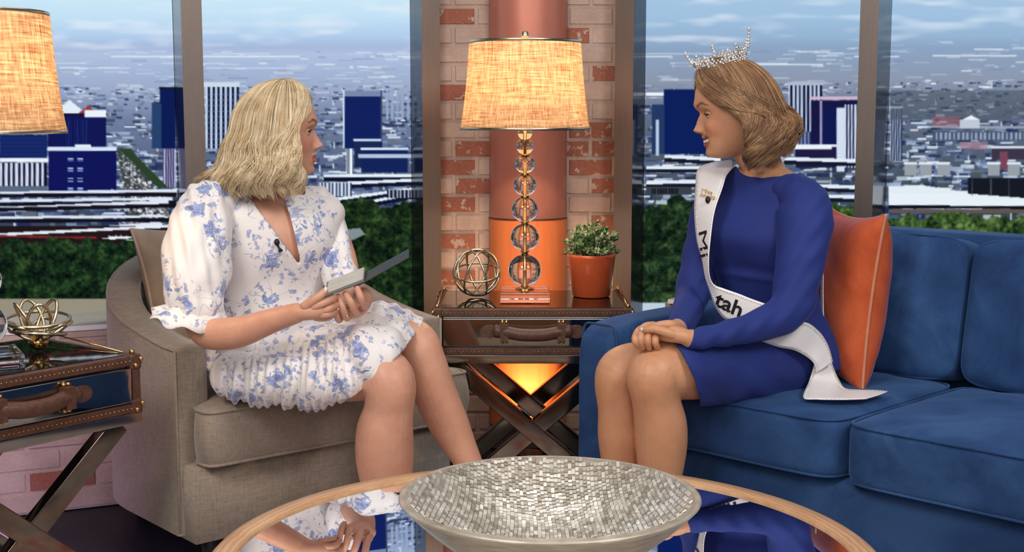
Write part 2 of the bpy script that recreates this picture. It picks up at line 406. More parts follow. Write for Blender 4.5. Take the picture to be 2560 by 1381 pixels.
# glossy bezel edge
M['bezel'] = plain('black_bezel', (14,14,18), .25)
def screen(o0, d, pxa, pxb, z0, z1, label):
    def hit(px):           # along the line, for a column of the picture
        u = (px-CX)/FPX; ang = math.cos(PITCH)      # solve at eye height
        # x = u*depth with depth = Y*cos(p) (z = camera height)
        return (u*o0.y*ang - o0.x)/(d.x - u*d.y*ang)
    ta, tb = sorted((hit(pxa), hit(pxb)))
    nx = int(abs(tb-ta)*FPX/4.2/2.2); nz = int((z1-z0)*FPX/4.2/2.2)
    T = np.linspace(ta, tb, nx+1); Z = np.linspace(z0, z1, nz+1)
    TT, ZZ = np.meshgrid(T, Z); X = o0.x+d.x*TT; Y = o0.y+d.y*TT
    F = Y*math.cos(PITCH) - (ZZ-CAMH)*math.sin(PITCH); U = Y*math.sin(PITCH) + (ZZ-CAMH)*math.cos(PITCH)
    PX = CX+FPX*X/F; PY = CY-FPX*U/F
    fi = np.clip((PY-Y0)*S, 0, CHt-2); fj = np.clip((PX-X0)*S, 0, CWd-2); i = fi.astype(int); j = fj.astype(int); a = (fi-i)[..., None]; b = (fj-j)[..., None]
    c = (cv[i, j]*(1-b)+cv[i, j+1]*b)*(1-a)+(cv[i+1, j]*(1-b)+cv[i+1, j+1]*b)*a
    c = np.where(c <= .04045, c/12.92, ((c+.055)/1.055)**2.4)
    vv = np.stack([X, Y, ZZ], -1).reshape(-1, 3); w = nx+1
    ii = (np.arange(nz)[:, None]*w+np.arange(nx)[None]).ravel(); ff = np.stack([ii, ii+1, ii+w+1, ii+w], -1)
    me = bpy.data.meshes.new('picture'); me.vertices.add(len(vv)); me.vertices.foreach_set('co', vv.ravel())
    me.loops.add(ff.size); me.loops.foreach_set('vertex_index', ff.ravel()); me.polygons.add(len(ff)); me.polygons.foreach_set('loop_start', np.arange(len(ff))*4)
    me.update(calc_edges=True); at = me.color_attributes.new('picture', 'FLOAT_COLOR', 'POINT')
    at.data.foreach_set('color', np.concatenate([c.reshape(-1, 3), np.ones((len(vv), 1))], 1).ravel())
    me.materials.append(M['screen'])
    nrm = Vector((-d.y, d.x)) if d.x > 0 else Vector((d.y, -d.x)); 
    if nrm.y < 0: nrm = -nrm
    mid = o0+d*((ta+tb)/2)
    root = thing('video_screen', label, 'screen', (mid.x, mid.y, z0)); pv = winv(root)
    o = bpy.data.objects.new('picture', me); COL.objects.link(o); o.parent = root; o.matrix_parent_inverse = pv
    p0 = o0+d*ta; p1 = o0+d*tb; n1 = nrm*.004; n2 = nrm*.05
    obj('housing', Geo().prism([p0+n1, p1+n1, p1+n2, p0+n2], z0-.004, z1+.004), M['bezel'], root, False, pv)
    return root
ZS0, ZS1 = .50, 1.95
screen(LO, LD, 433+6, -260, ZS0, ZS1, 'leftmost tall video screen showing a boulevard and a building with a white pyramid roof')
screen(LO, LD, 1052, 478, ZS0, ZS1, 'tall video screen behind the blonde woman showing a navy tower and treetops')
screen(RO, RD, 1590, 2178, ZS0, ZS1, 'tall video screen behind the woman in blue showing a wide navy tower')
screen(RO, RD, 2212, 2760, ZS0, ZS1, 'rightmost tall video screen showing a long white roof above a hedge')
# ---- metal columns between the screens
m = NT('brushed_column'); v = m.coord((1,1,.05)); f = m.noise(v, 160, 2)
m.base(m.ramp(f, [(.3, lin((124,113,107))), (.7, lin((130,118,111)))])); m.set(Roughness=.42, Metallic=.55); M['column'] = m.mat
m = NT('column_side'); v = m.coord((1,1,.05)); f = m.noise(v, 160, 2)
m.base(m.ramp(f, [(.3, lin((92,94,98))), (.7, lin((112,114,118)))])); m.set(Roughness=.16, Metallic=.9); M['colside'] = m.mat
def column(n, o0, d, px_face0, px_face1, dep, back=.06):
    """face between two photo columns, depth dep in front of the screen line"""
    nr = Vector((-d.y, d.x)); nr = nr if nr.y < 0 else -nr
    o1 = o0 + nr*dep
    def hit(px):
        u = (px-CX)/FPX*math.cos(PITCH); return (u*o1.y - o1.x)/(d.x - u*d.y)
    a, b = sorted((hit(px_face0), hit(px_face1)))
    A = o1+d*a; B = o1+d*b; bk = nr*(dep+back)
    pts = [A, B, B-bk, A-bk]; g = Geo()
    vv = [(p.x, p.y, 0) for p in pts]+[(p.x, p.y, 2.4) for p in pts]
    g.add(vv, [(0,1,5,4)], 0); g.add(vv, [(1,2,6,5),(2,3,7,6),(3,0,4,7),(4,5,6,7)], 1)
    o = obj('trim_%d' % n, g, [M['column'], M['colside']], None, False); recalc(o); return struct(o)
column(1, LO, LD, 460, 512, .15); column(2, LO, LD, 1056, 1101, .12)
column(3, RO, RD, 1536, 1582, .10); column(4, RO, RD, 2142, 2188, .16)
# ---- painted brick
m = NT('painted_brick'); v = m.coord(); at = m.new('ShaderNodeAttribute', attribute_name='worn')
nz = m.noise(v, 26, 5, .65); n2 = m.noise(v, 9, 3); n3 = m.noise(v, 120, 3)
f = m.math('ADD', at.outputs['Fac'], m.math('MULTIPLY', m.math('SUBTRACT', nz, .5), 1.5))
f = m.ramp(f, [(.5, (0,0,0)), (.54, (1,1,1))])
paint = m.ramp(m.math('ADD', m.math('MULTIPLY', n2, .7), m.math('MULTIPLY', n3, .3)), [(.3, lin((158,136,126))), (.7, lin((188,168,156)))])
red = m.ramp(m.math('ADD', m.math('MULTIPLY', n3, .6), m.math('MULTIPLY', n2, .4)), [(.3, lin((128,76,62))), (.7, lin((158,100,80)))])
m.base(m.mix(f, paint, red)); m.set(Roughness=.85); m.bump(m.math('SUBTRACT', m.math('MULTIPLY', n3, .5), m.math('MULTIPLY', f, .6)), .5, .004); M['brick'] = m.mat
WORN = [(1130,6,70,26),(1128,198,62,36),(1135,250,56,36),(1492,4,70,20),(1493,195,76,38),(1480,330,50,34),(1115,30,20,26),(1128,35,30,28),
        (1130,390,54,34),(1184,388,30,34),(1145,440,84,30),(1135,487,50,34),(1195,487,40,34),(1156,532,56,30),(1135,585,20,30),(1434,88,18,30),(1436,385,22,28),
        (1494,387,80,34),(1460,433,64,34),(1490,482,84,34),(1512,540,44,34),(1140,715,70,34),(1108,430,20,50),(1436,470,14,80)]
def brick_wall(name, P0, P1, z0, z1, thick, worn_fn, rows=.0655, bl=.2):
    d = (P1-P0); L = d.length; d.normalize(); nr = Vector((d.y, -d.x)); nr = nr if nr.y < 0 else -nr
    V = []; F = []; Wn = []
    def bx(a, b, za, zb, dep, w):
        n = len(V)
        e = .0035 if w is not None else 0
        for (t, o_, z_) in ((a,0,za),(b,0,za),(b,0,zb),(a,0,zb)):
            p = P0+d*t; V.append((p.x, p.y, z_))
        for (t, z_) in ((a+e,za+e),(b-e,za+e),(b-e,zb-e),(a+e,zb-e)):
            p = P0+d*t+nr*dep; V.append((p.x, p.y, z_))
        F.extend([(n+4,n+5,n+6,n+7),(n,n+1,n+5,n+4),(n+1,n+2,n+6,n+5),(n+2,n+3,n+7,n+6),(n+3,n,n+4,n+7)]); Wn.extend([w or 0.0]*8)
    bx(0, L, z0, z1, .006, None); r = 0; z = z0
    while z < z1-.01:
        t = -(r % 2)*bl/2 - .03
        while t < L:
            a, b = max(t, 0), min(t+bl-.009, L)
            if b-a > .015:
                p = P0+d*((a+b)/2); bx(a, b, z+.004, min(z+rows-.005, z1), .010+random.uniform(-.001, .002), worn_fn(p, z+rows/2, b-a))
            t += bl
        z += rows; r += 1
    n = len(V)                                    # solid body behind the face
    q = [P0, P1, P1-nr*thick, P0-nr*thick]
    for z_ in (z0, z1):
        for p in q: V.append((p.x, p.y, z_))
    F.extend([(n+4,n+5,n+6,n+7),(n+1,n+2,n+6,n+5),(n+2,n+3,n+7,n+6),(n+3,n,n+4,n+7)]); Wn.extend([0.0]*8)
    o = obj(name, (V, F), M['brick'], None, False)
    at = o.data.attributes.new('worn', 'FLOAT', 'POINT'); at.data.foreach_set('value', Wn); recalc(o); return struct(o)
def proj(p):
    F = p[1]*math.cos(PITCH) - (p[2]-CAMH)*math.sin(PITCH); U = p[1]*math.sin(PITCH) + (p[2]-CAMH)*math.cos(PITCH)
    return CX+FPX*p[0]/F, CY-FPX*U/F
def worn_c(p, z, l):
    x, y = proj((p.x, p.y, z))
    for (a, b, w, h) in WORN:
        if abs(x-a) < w*.5+8 and abs(y-b) < 24: return .66
    return .06 if random.random() < .92 else .2
brick_wall('wall_back', Vector((-.33, 4.60)), Vector((.44, 4.60)), 0, 2.4, .12, worn_c, bl=.16)
nl = Vector((-LD.y, LD.x)); nl = nl if nl.y < 0 else -nl; nrr = Vector((-RD.y, RD.x)); nrr = nrr if nrr.y < 0 else -nrr
def worn_r(p, z, l): return .85 if random.random() < .08 else .1
a0 = LO+nl*.04
brick_wall('wall_left', a0+LD*2.6, a0+LD*.1, 0, .55, .2, worn_r)
a1 = LO+nl*.30
brick_wall('wall_left', a1+LD*2.6, a1+LD*1.0, 0, .55, .255, worn_r)
b0 = RO+nrr*.03
brick_wall('wall_right', b0+RD*.1, b0+RD*2.6, 0, .55, .2, worn_r)
m = NT('sill_paint'); m.base(m.ramp(m.noise(m.coord(), 20, 3), [(.3, lin((214,216,220))), (.7, lin((232,234,236)))])); m.set(Roughness=.12, Coat_Weight=.5)
for nm, o_, d_, n_ in (('trim_5', LO, LD, nl), ('trim_6', RO, RD, nrr)):
    A = o_+n_*.06+d_*.12; B = o_+n_*.06+d_*2.6
    o = obj(nm, Geo().prism([A, B, B-n_*.056, A-n_*.056], .55, .565), m.mat, None, False); recalc(o); struct(o)
A = LO+nl*.31+LD*.99; B = LO+nl*.31+LD*2.6; o = obj('trim_7', Geo().prism([A, B, B-nl*.247, A-nl*.247], .5505, .5655), m.mat, None, False); recalc(o); struct(o)
# ---- round copper pillar with glowing foot
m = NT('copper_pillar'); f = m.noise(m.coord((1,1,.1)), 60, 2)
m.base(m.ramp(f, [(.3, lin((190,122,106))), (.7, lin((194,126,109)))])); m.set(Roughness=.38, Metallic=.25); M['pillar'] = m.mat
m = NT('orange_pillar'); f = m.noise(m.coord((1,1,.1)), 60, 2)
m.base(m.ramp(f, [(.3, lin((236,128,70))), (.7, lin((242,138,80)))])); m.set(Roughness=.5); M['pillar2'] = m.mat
root = thing('round_pillar', 'round copper pillar with an orange lower section behind the crystal lamp', 'pillar', (.0565, 4.60, 0)); 
zs = W(1320, 553, 4.46).z
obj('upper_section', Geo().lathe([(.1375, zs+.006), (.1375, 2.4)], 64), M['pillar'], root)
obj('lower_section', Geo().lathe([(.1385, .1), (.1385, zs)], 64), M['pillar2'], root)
obj('joint_ring', Geo().lathe([(.1375, zs), (.140, zs), (.140, zs+.005), (.1375, zs+.005)], 64), M['leather'], root)
def spot(name, loc, target, power, color, ang, blend=.6, r=.04):
    l = bpy.data.lights.new(name, 'SPOT'); l.energy = power; l.color = color; l.spot_size = ang; l.spot_blend = blend; l.shadow_soft_size = r
    o = bpy.data.objects.new(name, l); COL.objects.link(o); o.location = loc; o.rotation_euler = (Vector(target)-Vector(loc)).to_track_quat('-Z', 'Y').to_euler(); return o
spot('pillar_uplight', (.0565, 4.345, .07), (.0565, 4.47, .55), 30, (1, .55, .26), 1.5, .8, .03)
root = thing('floor_uplight', 'small black uplight on the floor at the foot of the copper pillar', 'light', (.0565, 4.345, 0))
obj('housing', Geo().lathe([(.0, 0), (.045, 0), (.05, .05), (.042, .05), (.036, .03), (0, .03)], 24), M['black'], root)
area('purple_floor_wash', (-1.5, 3.2, .05), (-1.6, 3.9, .3), .25, 2.2, (.75, .5, 1))
# ================================================================ furniture
def cushion(a, b, c, crown=.25, n=7, res=26, wr=.0, seed=0, tilt=None):
    """soft box, half sizes a b c, centred; returns Geo"""
    rr = random.Random(seed); ph = [rr.uniform(0, 6) for _ in range(8)]
    g = Geo(); idx = {}; vv = []; ff = []
    t = [math.sin(PI/2*(2*i/res-1)) for i in range(res+1)]
    def vid(p):
        k = (round(p[0],5), round(p[1],5), round(p[2],5))
        if k in idx: return idx[k]
        s = sum(abs(q)**n for q in p)**(1/n); x, y, z = (q/s for q in p)
        cr_ = 1+crown*(1-x*x)*(1-y*y)
        X, Y, Z = a*x, b*y, c*z*cr_
        if wr:
            w = wr*(math.sin(9*x+ph[0]+3*y)*math.sin(7*y+ph[1])+.6*math.sin(17*x+ph[2]-9*y)*math.sin(5*z+ph[3]+6*y))
            Z += w*(1 if z > 0 else -1)*(1-x**8); Y += w*.6*(1 if y > 0 else -1)
        idx[k] = len(vv); vv.append((X, Y, Z)); return idx[k]
    for ax in range(3):
        for sgn in (-1, 1):
            for i in range(res):
                for j in range(res):
                    q = []
                    for (u, w) in ((t[i],t[j]),(t[i+1],t[j]),(t[i+1],t[j+1]),(t[i],t[j+1])):
                        p = [0,0,0]; p[ax] = sgn; p[(ax+1)%3] = u; p[(ax+2)%3] = w; q.append(vid(tuple(p)))
                    ff.append(tuple(q) if sgn > 0 else tuple(q[::-1]))
    g.add(vv, ff); return g
def piping(a, b, z, n=7, r=.004, k=90, inset=.985):
    P = []
    for i in range(k):
        t = 2*PI*i/k; x = math.copysign(abs(math.cos(t))**(2/n), math.cos(t)); y = math.copysign(abs(math.sin(t))**(2/n), math.sin(t)); P.append((a*x*inset, b*y*inset, z))
    return Geo().tube(P, r, 8, closed=True)
# ---- blue suede sofa ----------------------------------------------------
def suede(name, c1, c2, c3):
    m = NT(name); v = m.coord(); a = m.noise(v, 4.5, 5, .6, .8); b = m.noise(v, 300, 2)
    f = m.math('ADD', m.math('MULTIPLY', a, .85), m.math('MULTIPLY', b, .15))
    m.base(m.ramp(f, [(.36, lin(c1)), (.5, lin(c2)), (.64, lin(c3))])); m.set(Roughness=.8, Sheen_Weight=.5, Sheen_Roughness=.4, Specular_IOR_Level=.25)
    m.b.inputs['Sheen Tint'].default_value = rgba((120,160,220)); m.bump(m.math('ADD', m.noise(v, 9, 3, .5, .6), m.math('MULTIPLY', b, .1)), .25, .01); return m.mat
M['blue'] = suede('blue_suede', (28,56,100), (37,68,114), (50,84,132))
SA = math.radians(45); A0 = Vector((.178, 3.54, 0))
sofa = thing('sofa', 'long blue suede sofa with loose seat and back cushions, under the woman in blue', 'sofa', A0, -SA)
SM = Matrix.Translation(A0) @ Matrix.Rotation(-SA, 4, 'Z')
def sofaW(x, y, z): return SM @ Vector((x, y, z))
def rbox(name, x0, y0, z0, x1, y1, z1, n, mat, par, crown=.0, wr=0, seed=0, res=22):
    g = cushion((x1-x0)/2, (y1-y0)/2, (z1-z0)/2, crown, n, res, wr, seed).tf(Matrix.Translation(((x0+x1)/2, (y0+y1)/2, (z0+z1)/2)))
    return obj(name, g, mat, par)
AW = .135; SW = .70; SL = AW*2+SW*3
rbox('base', .01, .02, .07, SL-.01, .86, .345, 14, M['blue'], sofa)
for x in (0, SL-AW):
    arm = rbox('arm', x, -.01, .07, x+AW, .85, .63, 9, M['blue'], sofa, .03)
    g = Geo()
    P = []
    for i in range(60):                           # piping round the front panel
        t = 2*PI*i/60; n = 9
        P.append((x+AW/2+AW/2*.93*math.copysign(abs(math.cos(t))**(2/n), math.cos(t)), .02, .35+.28*.985*math.copysign(abs(math.sin(t))**(2/n), math.sin(t))))
    obj('piping', Geo().tube(P, .0035, 8, closed=True), M['blue'], arm)
rbox('backrest', .02, .72, .3, SL-.02, .88, .872, 9, M['blue'], sofa)
for i in range(3):
    x0 = AW+SW*i
    c = rbox('seat_cushion', x0+.003, -.03, .338, x0+SW-.003, .60, .492, 10, M['blue'], sofa, .10, .0025, 3+i, 34)
    for zz, nn in ((.484, 1), (.349, 0)):
        obj('piping', piping(SW/2-.003, .315, 0, 10, .0035, 120).tf(Matrix.Translation((x0+SW/2, .285, zz))), M['blue'], c)
    g = cushion(SW/2-.004, .195, .085, .35, 9, 30, .004, 20+i)
    T = Matrix.Translation((x0+SW/2, .655, .672)) @ Matrix.Rotation(math.radians(80), 4, 'X')
    c = obj('back_cushion', g.tf(T), M['blue'], sofa)
    obj('piping', piping(SW/2-.004, .195, .066, 9, .0035, 120).tf(T), M['blue'], c)
for x in (.06, SL-.06):
    for y in (.06, .8): obj('leg', Geo().prism([(x-.03,y-.03),(x+.03,y-.03),(x+.03,y+.03),(x-.03,y+.03)], 0, .075), M['darkleg'], sofa, False)
# ---- orange pillow
def pillow(name, label, w, h, d, T, mat, pipe, cat='pillow', seed=1, group=None):
    root = thing(name, label, cat, T.to_translation()); pv = winv(root)
    res = 40; g = Geo(); vv = []; ff = []
    rr = random.Random(seed); p0, p1 = rr.uniform(0,6), rr.uniform(0,6)
    for s in (1, -1):
        n0 = len(vv)
        for i in range(res+1):
            for j in range(res+1):
                u, v = math.sin(PI/2*(2*i/res-1)), math.sin(PI/2*(2*j/res-1))
                pin = 1-.10*(1-v*v)*abs(u)**3; pin2 = 1-.10*(1-u*u)*abs(v)**3
                th = max(0, (1-abs(u)**2.6)*(1-abs(v)**2.6))**.45*d/2
                th += .004*math.sin(8*u+p0+4*v)*math.sin(6*v+p1)*(1-u*u)*(1-v*v) + .006*math.sin(20*math.atan2(v, u))*max(0, (u*u+v*v)-.8)*(1-u*u)*(1-v*v)*6
                vv.append((u*w/2*pin, v*h/2*pin2, s*max(th, 0)))
        for i in range(res):
            for j in range(res):
                a = n0+i*(res+1)+j; q = (a, a+res+1, a+res+2, a+1); ff.append(q if s > 0 else q[::-1])
    g.add(vv, ff); g.tf(T); c = obj('cover', g, mat, root, True, pv)
    P = []
    for k in range(120):
        t = k/30; e = int(t); f = math.sin(PI/2*(2*(t-e)-1))
        u, v = [(f, -1), (1, f), (-f, 1), (-1, -f)][e]
        P.append(T @ Vector((u*w/2*(1-.10*(1-v*v)*abs(u)**3), v*h/2*(1-.10*(1-u*u)*abs(v)**3), 0)))
    obj('piping', Geo().tube(P, .0045, 8, closed=True), pipe, root, True, pv); return root
M['orange'] = suede('orange_cotton', (176,74,38), (196,88,48), (212,104,62)); M['pipe_o'] = plain('salmon_cord', (206,132,100), .7)
T = Matrix.Translation((.893, 3.46, .712)) @ Matrix.Rotation(math.radians(-80), 4, 'Z') @ Matrix.Rotation(math.radians(90-6), 4, 'X')
pillow('throw_pillow', 'burnt orange throw pillow with pale piping between the woman in blue and the sofa back', .36, .46, .17, T, M['orange'], M['pipe_o'])
# ---- barrel armchair -----------------------------------------------------
M['taupe'] = weave('taupe_linen', (122,110,99), (162,148,134), 900, .2)
CA = math.radians(40.8); C0 = Vector((-.470, 3.455, 0))
chair = thing('armchair', 'taupe linen barrel armchair under the blonde woman', 'armchair', C0, CA)
CM = Matrix.Translation(C0) @ Matrix.Rotation(CA, 4, 'Z')
def chairW(x, y, z): return CM @ Vector((x, y, z))
def ushape(off, y0=.10, yc=.415, R=.382, n=30):
    """points of the U plan, offset outward by off, from near (left) front to far (right) front"""
    r = R+off; pts = [(-r, y0)]
    for i in range(1, 5): pts.append((-r, y0+(yc-y0)*i/5))
    for i in range(n+1):
        a = PI - PI*i/n; pts.append((r*math.cos(a), yc+r*math.sin(a)*.98))
    for i in range(4, -1, -1): pts.append((r, y0+(yc-y0)*i/5))
    return pts
def topz(t):         # t 0..1 along the U
    s = math.sin(PI*t); return .600+.195*(s**1.6)
prof = []            # cross-section: offset, height fraction with rounded top
for o_, z_ in ((.048, 0), (.048, .1), (.048, .4), (.048, .75), (.048, .93), (.045, .975), (.038, 1), (0, 1.008), (-.038, 1), (-.045, .975), (-.048, .93), (-.048, .6), (-.048, 0)): prof.append((o_, z_))
vv = []; ff = []; U = None
for o_, z_ in prof:
    pts = ushape(o_); U = len(pts)
    for k, p in enumerate(pts):
        tz = topz(k/(U-1)); vv.append((p[0], p[1], .11+(tz-.11)*z_ if z_ < .9 else tz-(1-z_)*.45))
m_ = len(prof)
for i in range(m_-1):
    for k in range(U-1): ff.append((i*U+k, i*U+k+1, (i+1)*U+k+1, (i+1)*U+k))
ff.append(tuple(i*U for i in range(m_))); ff.append(tuple(i*U+U-1 for i in range(m_))[::-1])
shell = obj('shell', Geo().add(vv, ff), M['taupe'], chair); recalc(shell)
b_ = shell.modifiers.new('b', 'BEVEL'); b_.width = .008; b_.segments = 3; b_.limit_method = 'ANGLE'; b_.angle_limit = 1.0
for off in (.044, -.044):
    P = []
    pts = ushape(off)
    for k, p in enumerate(pts): P.append((p[0], p[1], topz(k/(U-1))-.004))
    P = [(P[0][0], P[0][1], .12)]+P+[(P[-1][0], P[-1][1], .12)] if off > 0 else P
    obj('piping', Geo().tube(P, .004, 8), M['taupe'], shell)
pts = ushape(.03, .04); obj('base', Geo().prism([(p[0], p[1]) for p in pts], .10, .298), M['taupe'], chair, True)
def tcush(z0, z1):
    # T-shaped cushion plan: wide lip in front of the arms, round back inside the shell
    P = []
    w, wi = .425, .333
    outl = [(-w+.03, .0), (w+.04, .0), (w+.04, .088), (wi, .1), (wi, .40)] + [(wi*math.cos(a), .40+wi*math.sin(a)*.9) for a in [PI*i/16 for i in range(1, 16)]] + [(-wi, .40), (-wi, .1), (-w+.03, .088)]
    Q = []
    for i in range(len(outl)):
        a = Vector(outl[i]); b = Vector(outl[(i+1)%len(outl)]); k = max(1, int((b-a).length/.02))
        for j in range(k): Q.append(a.lerp(b, j/k))
    for _ in range(2): Q = [(Q[i-1]+Q[i]*2+Q[(i+1)%len(Q)])/4 for i in range(len(Q))]
    c = Vector((0, .3)); g = Geo(); vv = []; ff = []; n = len(Q)
    rings = [(0.02, -.0), (.5, -.0), (.9, -.004), (.965, -.0), (.985, .004), (.99, .015), (1, .06), (1, .1), (.99, .13), (.985, .142)]
    lv = []
    H = z1-z0
    for s, z in ((.02, 0), (.6, 0), (.94, 0), (.975, .02), (.985, .05), (1.0, .3), (1.005, .5), (1.0, .7), (.985, .95), (.975, .98), (.94, 1.04), (.8, 1.10), (.5, 1.16), (.02, 1.18)): lv.append((s, z0+H*z))
    for s, z in lv:
        for q in Q:
            p = c+(q-c)*s; vv.append((p.x, p.y, z))
    for i in range(len(lv)-1):
        for k in range(n): ff.append((i*n+k, i*n+(k+1)%n, (i+1)*n+(k+1)%n, (i+1)*n+k))
    g.add(vv, ff); return g, [c+(q-c)*.984 for q in Q]
g, Q = tcush(.303, .445)
sc_ = obj('seat_cushion', g, M['taupe'], chair)
for z in (.444, .306): obj('piping', Geo().tube([(q.x, q.y, z) for q in Q], .0042, 8, closed=True), M['taupe'], sc_)
for x, y in ((-.33, .12), (.33, .12), (-.27, .66), (.27, .66)):
    obj('leg', Geo().lathe([(.0, 0), (.018, 0), (.03, .105), (0, .105)], 16, (x, y, 0)), M['darkleg'], chair)
M['beige'] = suede('beige_satin', (176,156,136), (190,170,150), (204,186,166)); M['pipe_b'] = plain('beige_cord', (206,184,162), .6)
T = Matrix.Translation(chairW(-.10, .60, .685)) @ Matrix.Rotation(CA+math.radians(14), 4, 'Z') @ Matrix.Rotation(math.radians(90-14), 4, 'X')
pillow('throw_pillow', 'beige satin throw pillow behind the blonde woman in the armchair', .40, .38, .13, T, M['beige'], M['pipe_b'], seed=4)
# ---- mirrored trunk side tables ---------------------------------------
m = NT('smoked_mirror'); m.base(m.ramp(m.noise(m.coord(), 8, 2), [(.3, lin((150,148,146))), (.7, lin((166,164,160)))])); m.set(Roughness=.04, Metallic=1); M['mirror'] = m.mat
m = NT('dark_glass_top'); m.base(m.ramp(m.noise(m.coord(), 8, 2), [(.3, lin((48,46,44))), (.7, lin((60,58,56)))])); m.set(Roughness=.03, Metallic=.75, Specular_IOR_Level=1.0); M['topglass'] = m.mat
TW, TD, TH = .60, .43, .62
trunk = thing('trunk_table', 'mirrored trunk side table with brown leather edges, under the crystal lamp in the middle', 'side table', (.062, 4.06, 0), 0, 'mirrored trunk side tables')
hw, hd = TW/2, TD/2
body = obj('trunk_body', Geo().box(-hw+.012, -hd+.012, .50, hw-.012, hd-.012, .607), M['mirror'], trunk, False)
obj('glass_top', Geo().box(-hw+.022, -hd+.022, .607, hw-.022, hd-.022, .6195), M['topglass'], trunk, False)
def trimg(z0, z1, w=.024):
    g = Geo(); g.box(-hw, -hd, z0, hw, -hd+w, z1); g.box(-hw, hd-w, z0, hw, hd, z1); g.box(-hw, -hd+w, z0, -hw+w, hd-w, z1); g.box(hw-w, -hd+w, z0, hw, hd-w, z1); return g
tt = obj('leather_trim', trimg(.594, .618), M['leather'], trunk, False); bevel(tt, .003)
tb = obj('leather_trim', trimg(.478, .502), M['leather'], trunk, False); bevel(tb, .003)
g = Geo(); gs = Geo()
for sx in (-1, 1):
    for sy in (-1, 1): g = Geo(); g.box(sx*hw-(.024 if sx > 0 else 0), sy*hd-(.024 if sy > 0 else 0), .50, sx*hw+(.024 if sx < 0 else 0), sy*hd+(.024 if sy < 0 else 0), .595); bevel(obj('corner_post', g, M['leather'], trunk, False), .003)
for k in range(46):
    x = -hw+.03+k*(TW-.06)/45
    for z in (.606, .49): gs.sphere((x, -hd-.0005, z), .0022, 6, 4)
obj('nail_heads', gs, M['brass'], trunk)['kind'] = 'stuff'
fr = obj('steel_frame', trimg(.452, .478, .03), M['chrome'], trunk, False); bevel(fr, .002)
dr = obj('drawer', Geo().box(-hw+.03, -hd-.006, .506, hw-.03, -hd+.01, .590), M['mirror'], trunk, False); bevel(dr, .003)
P = cr([(-.115,-hd-.012,.553),(-.075,-hd-.022,.551),(-.03,-hd-.03,.545),(.03,-hd-.03,.545),(.075,-hd-.022,.551),(.115,-hd-.012,.553)], 6)
obj('handle', Geo().tube([tuple(p) for p in P], [.012]+[.0155]*(len(P)-2)+[.012], 12, flat=((0,0,1), 1.25)), M['leather'], dr)
for s in (-1, 1):
    g2 = Geo()
    g2.add([(s*(.13+.028*math.cos(2*PI*i/16)), -hd-.0062-.003*j, .551+.02*math.sin(2*PI*i/16)) for j in (0, 1) for i in range(16)], [tuple(range(16, 32))]+[(i, (i+1)%16, 16+(i+1)%16, 16+i) for i in range(16)])
    g2.box(s*.085-.012, -hd-.034, .526, s*.085+.012, -hd-.006, .577)
    obj('handle_tab', g2, M['leather'], dr, False)
    for z in (.581, .521):
        for q in (-.006, .006): obj('handle_stud', Geo().sphere((s*.085+q, -hd-.014, z), .0055, 12, 8), M['brass'], dr)
for sx in (-1, 1):
    for sy in (-1, 1):
        for z0, z1 in ((.583, .621), (.475, .512)):
            x = sx*(hw-.013); y = sy*(hd-.013)
            o = obj('corner_cap', Geo().box(x-.0165, y-.0165, z0, x+.0165, y+.0165, z1), M['leather'], trunk, False); bevel(o, .007, 3)
            g = Geo()
            for q in ((sx*.012, sy*.018, .02), (sx*-.004, sy*.018, .006), (sx*.018, sy*.006, .01)): g.sphere((x+q[0], y+q[1], z0+q[2]+.006), .0062, 12, 8)
            if z0 > .55: g.sphere((x, y, .625), .0075, 12, 8)
            obj('stud', g, M['brass'], o)
    g = Geo()
    x = sx*(hw-.012)
    for y in (hd-.055, hd-.015): g.tube([(x, y, .618), (x, y, .638)], .0022, 8)
    g.tube([(x, hd-.015, .638), (x, hd-.055, .638), (x, -hd+.05, .620)], .0022, 8)
    obj('brass_rail', g, M['brass'], trunk)
# crossed mirror-steel legs, front and back
def bar(p, q, w, d):
    p = Vector(p); q = Vector(q); t = (q-p).normalized(); n = Vector((0,1,0)); s = t.cross(n).normalized()*w/2; n = n*d/2
    return Geo().add([p-s-n, p+s-n, p+s+n, p-s+n, q-s-n, q+s-n, q+s+n, q-s+n], [(0,3,2,1),(4,5,6,7),(0,1,5,4),(1,2,6,5),(2,3,7,6),(3,0,4,7)])
m = NT('polished_steel'); m.base(m.ramp(m.noise(m.coord(), 12, 2), [(.3, lin((128,118,108))), (.7, lin((146,136,126)))])); m.set(Roughness=.1, Metallic=1); M['steel'] = m.mat
for y in (-hd+.03, hd-.03):
    for s in (-1, 1):
        o = obj('cross_leg', bar((s*(hw-.05), y+s*.0006, .455), (-s*(hw-.05), y+s*.0006, .022), .052, .034), M['steel'], trunk, False); bevel(o, .003)
for x in (-hw+.05, hw-.05):
    o = obj('foot_bar', Geo().box(x-.03, -hd+.01, 0, x+.03, hd-.01, .022), M['steel'], trunk, False)
LT = WZ(350, 885, .62); fdir = math.atan2(.796, .606)
ctr = Vector((LT.x, LT.y, 0)) + Vector((-.606, -.796, 0))*(TW/2) + Vector((-.796, .606, 0))*(TD/2)
TLM = Matrix.Translation((ctr.x, ctr.y, 0)) @ Matrix.Rotation(fdir, 4, 'Z')
dup(trunk, (ctr.x, ctr.y, 0), fdir, 'mirrored trunk side table with brown leather edges, left of the armchair')
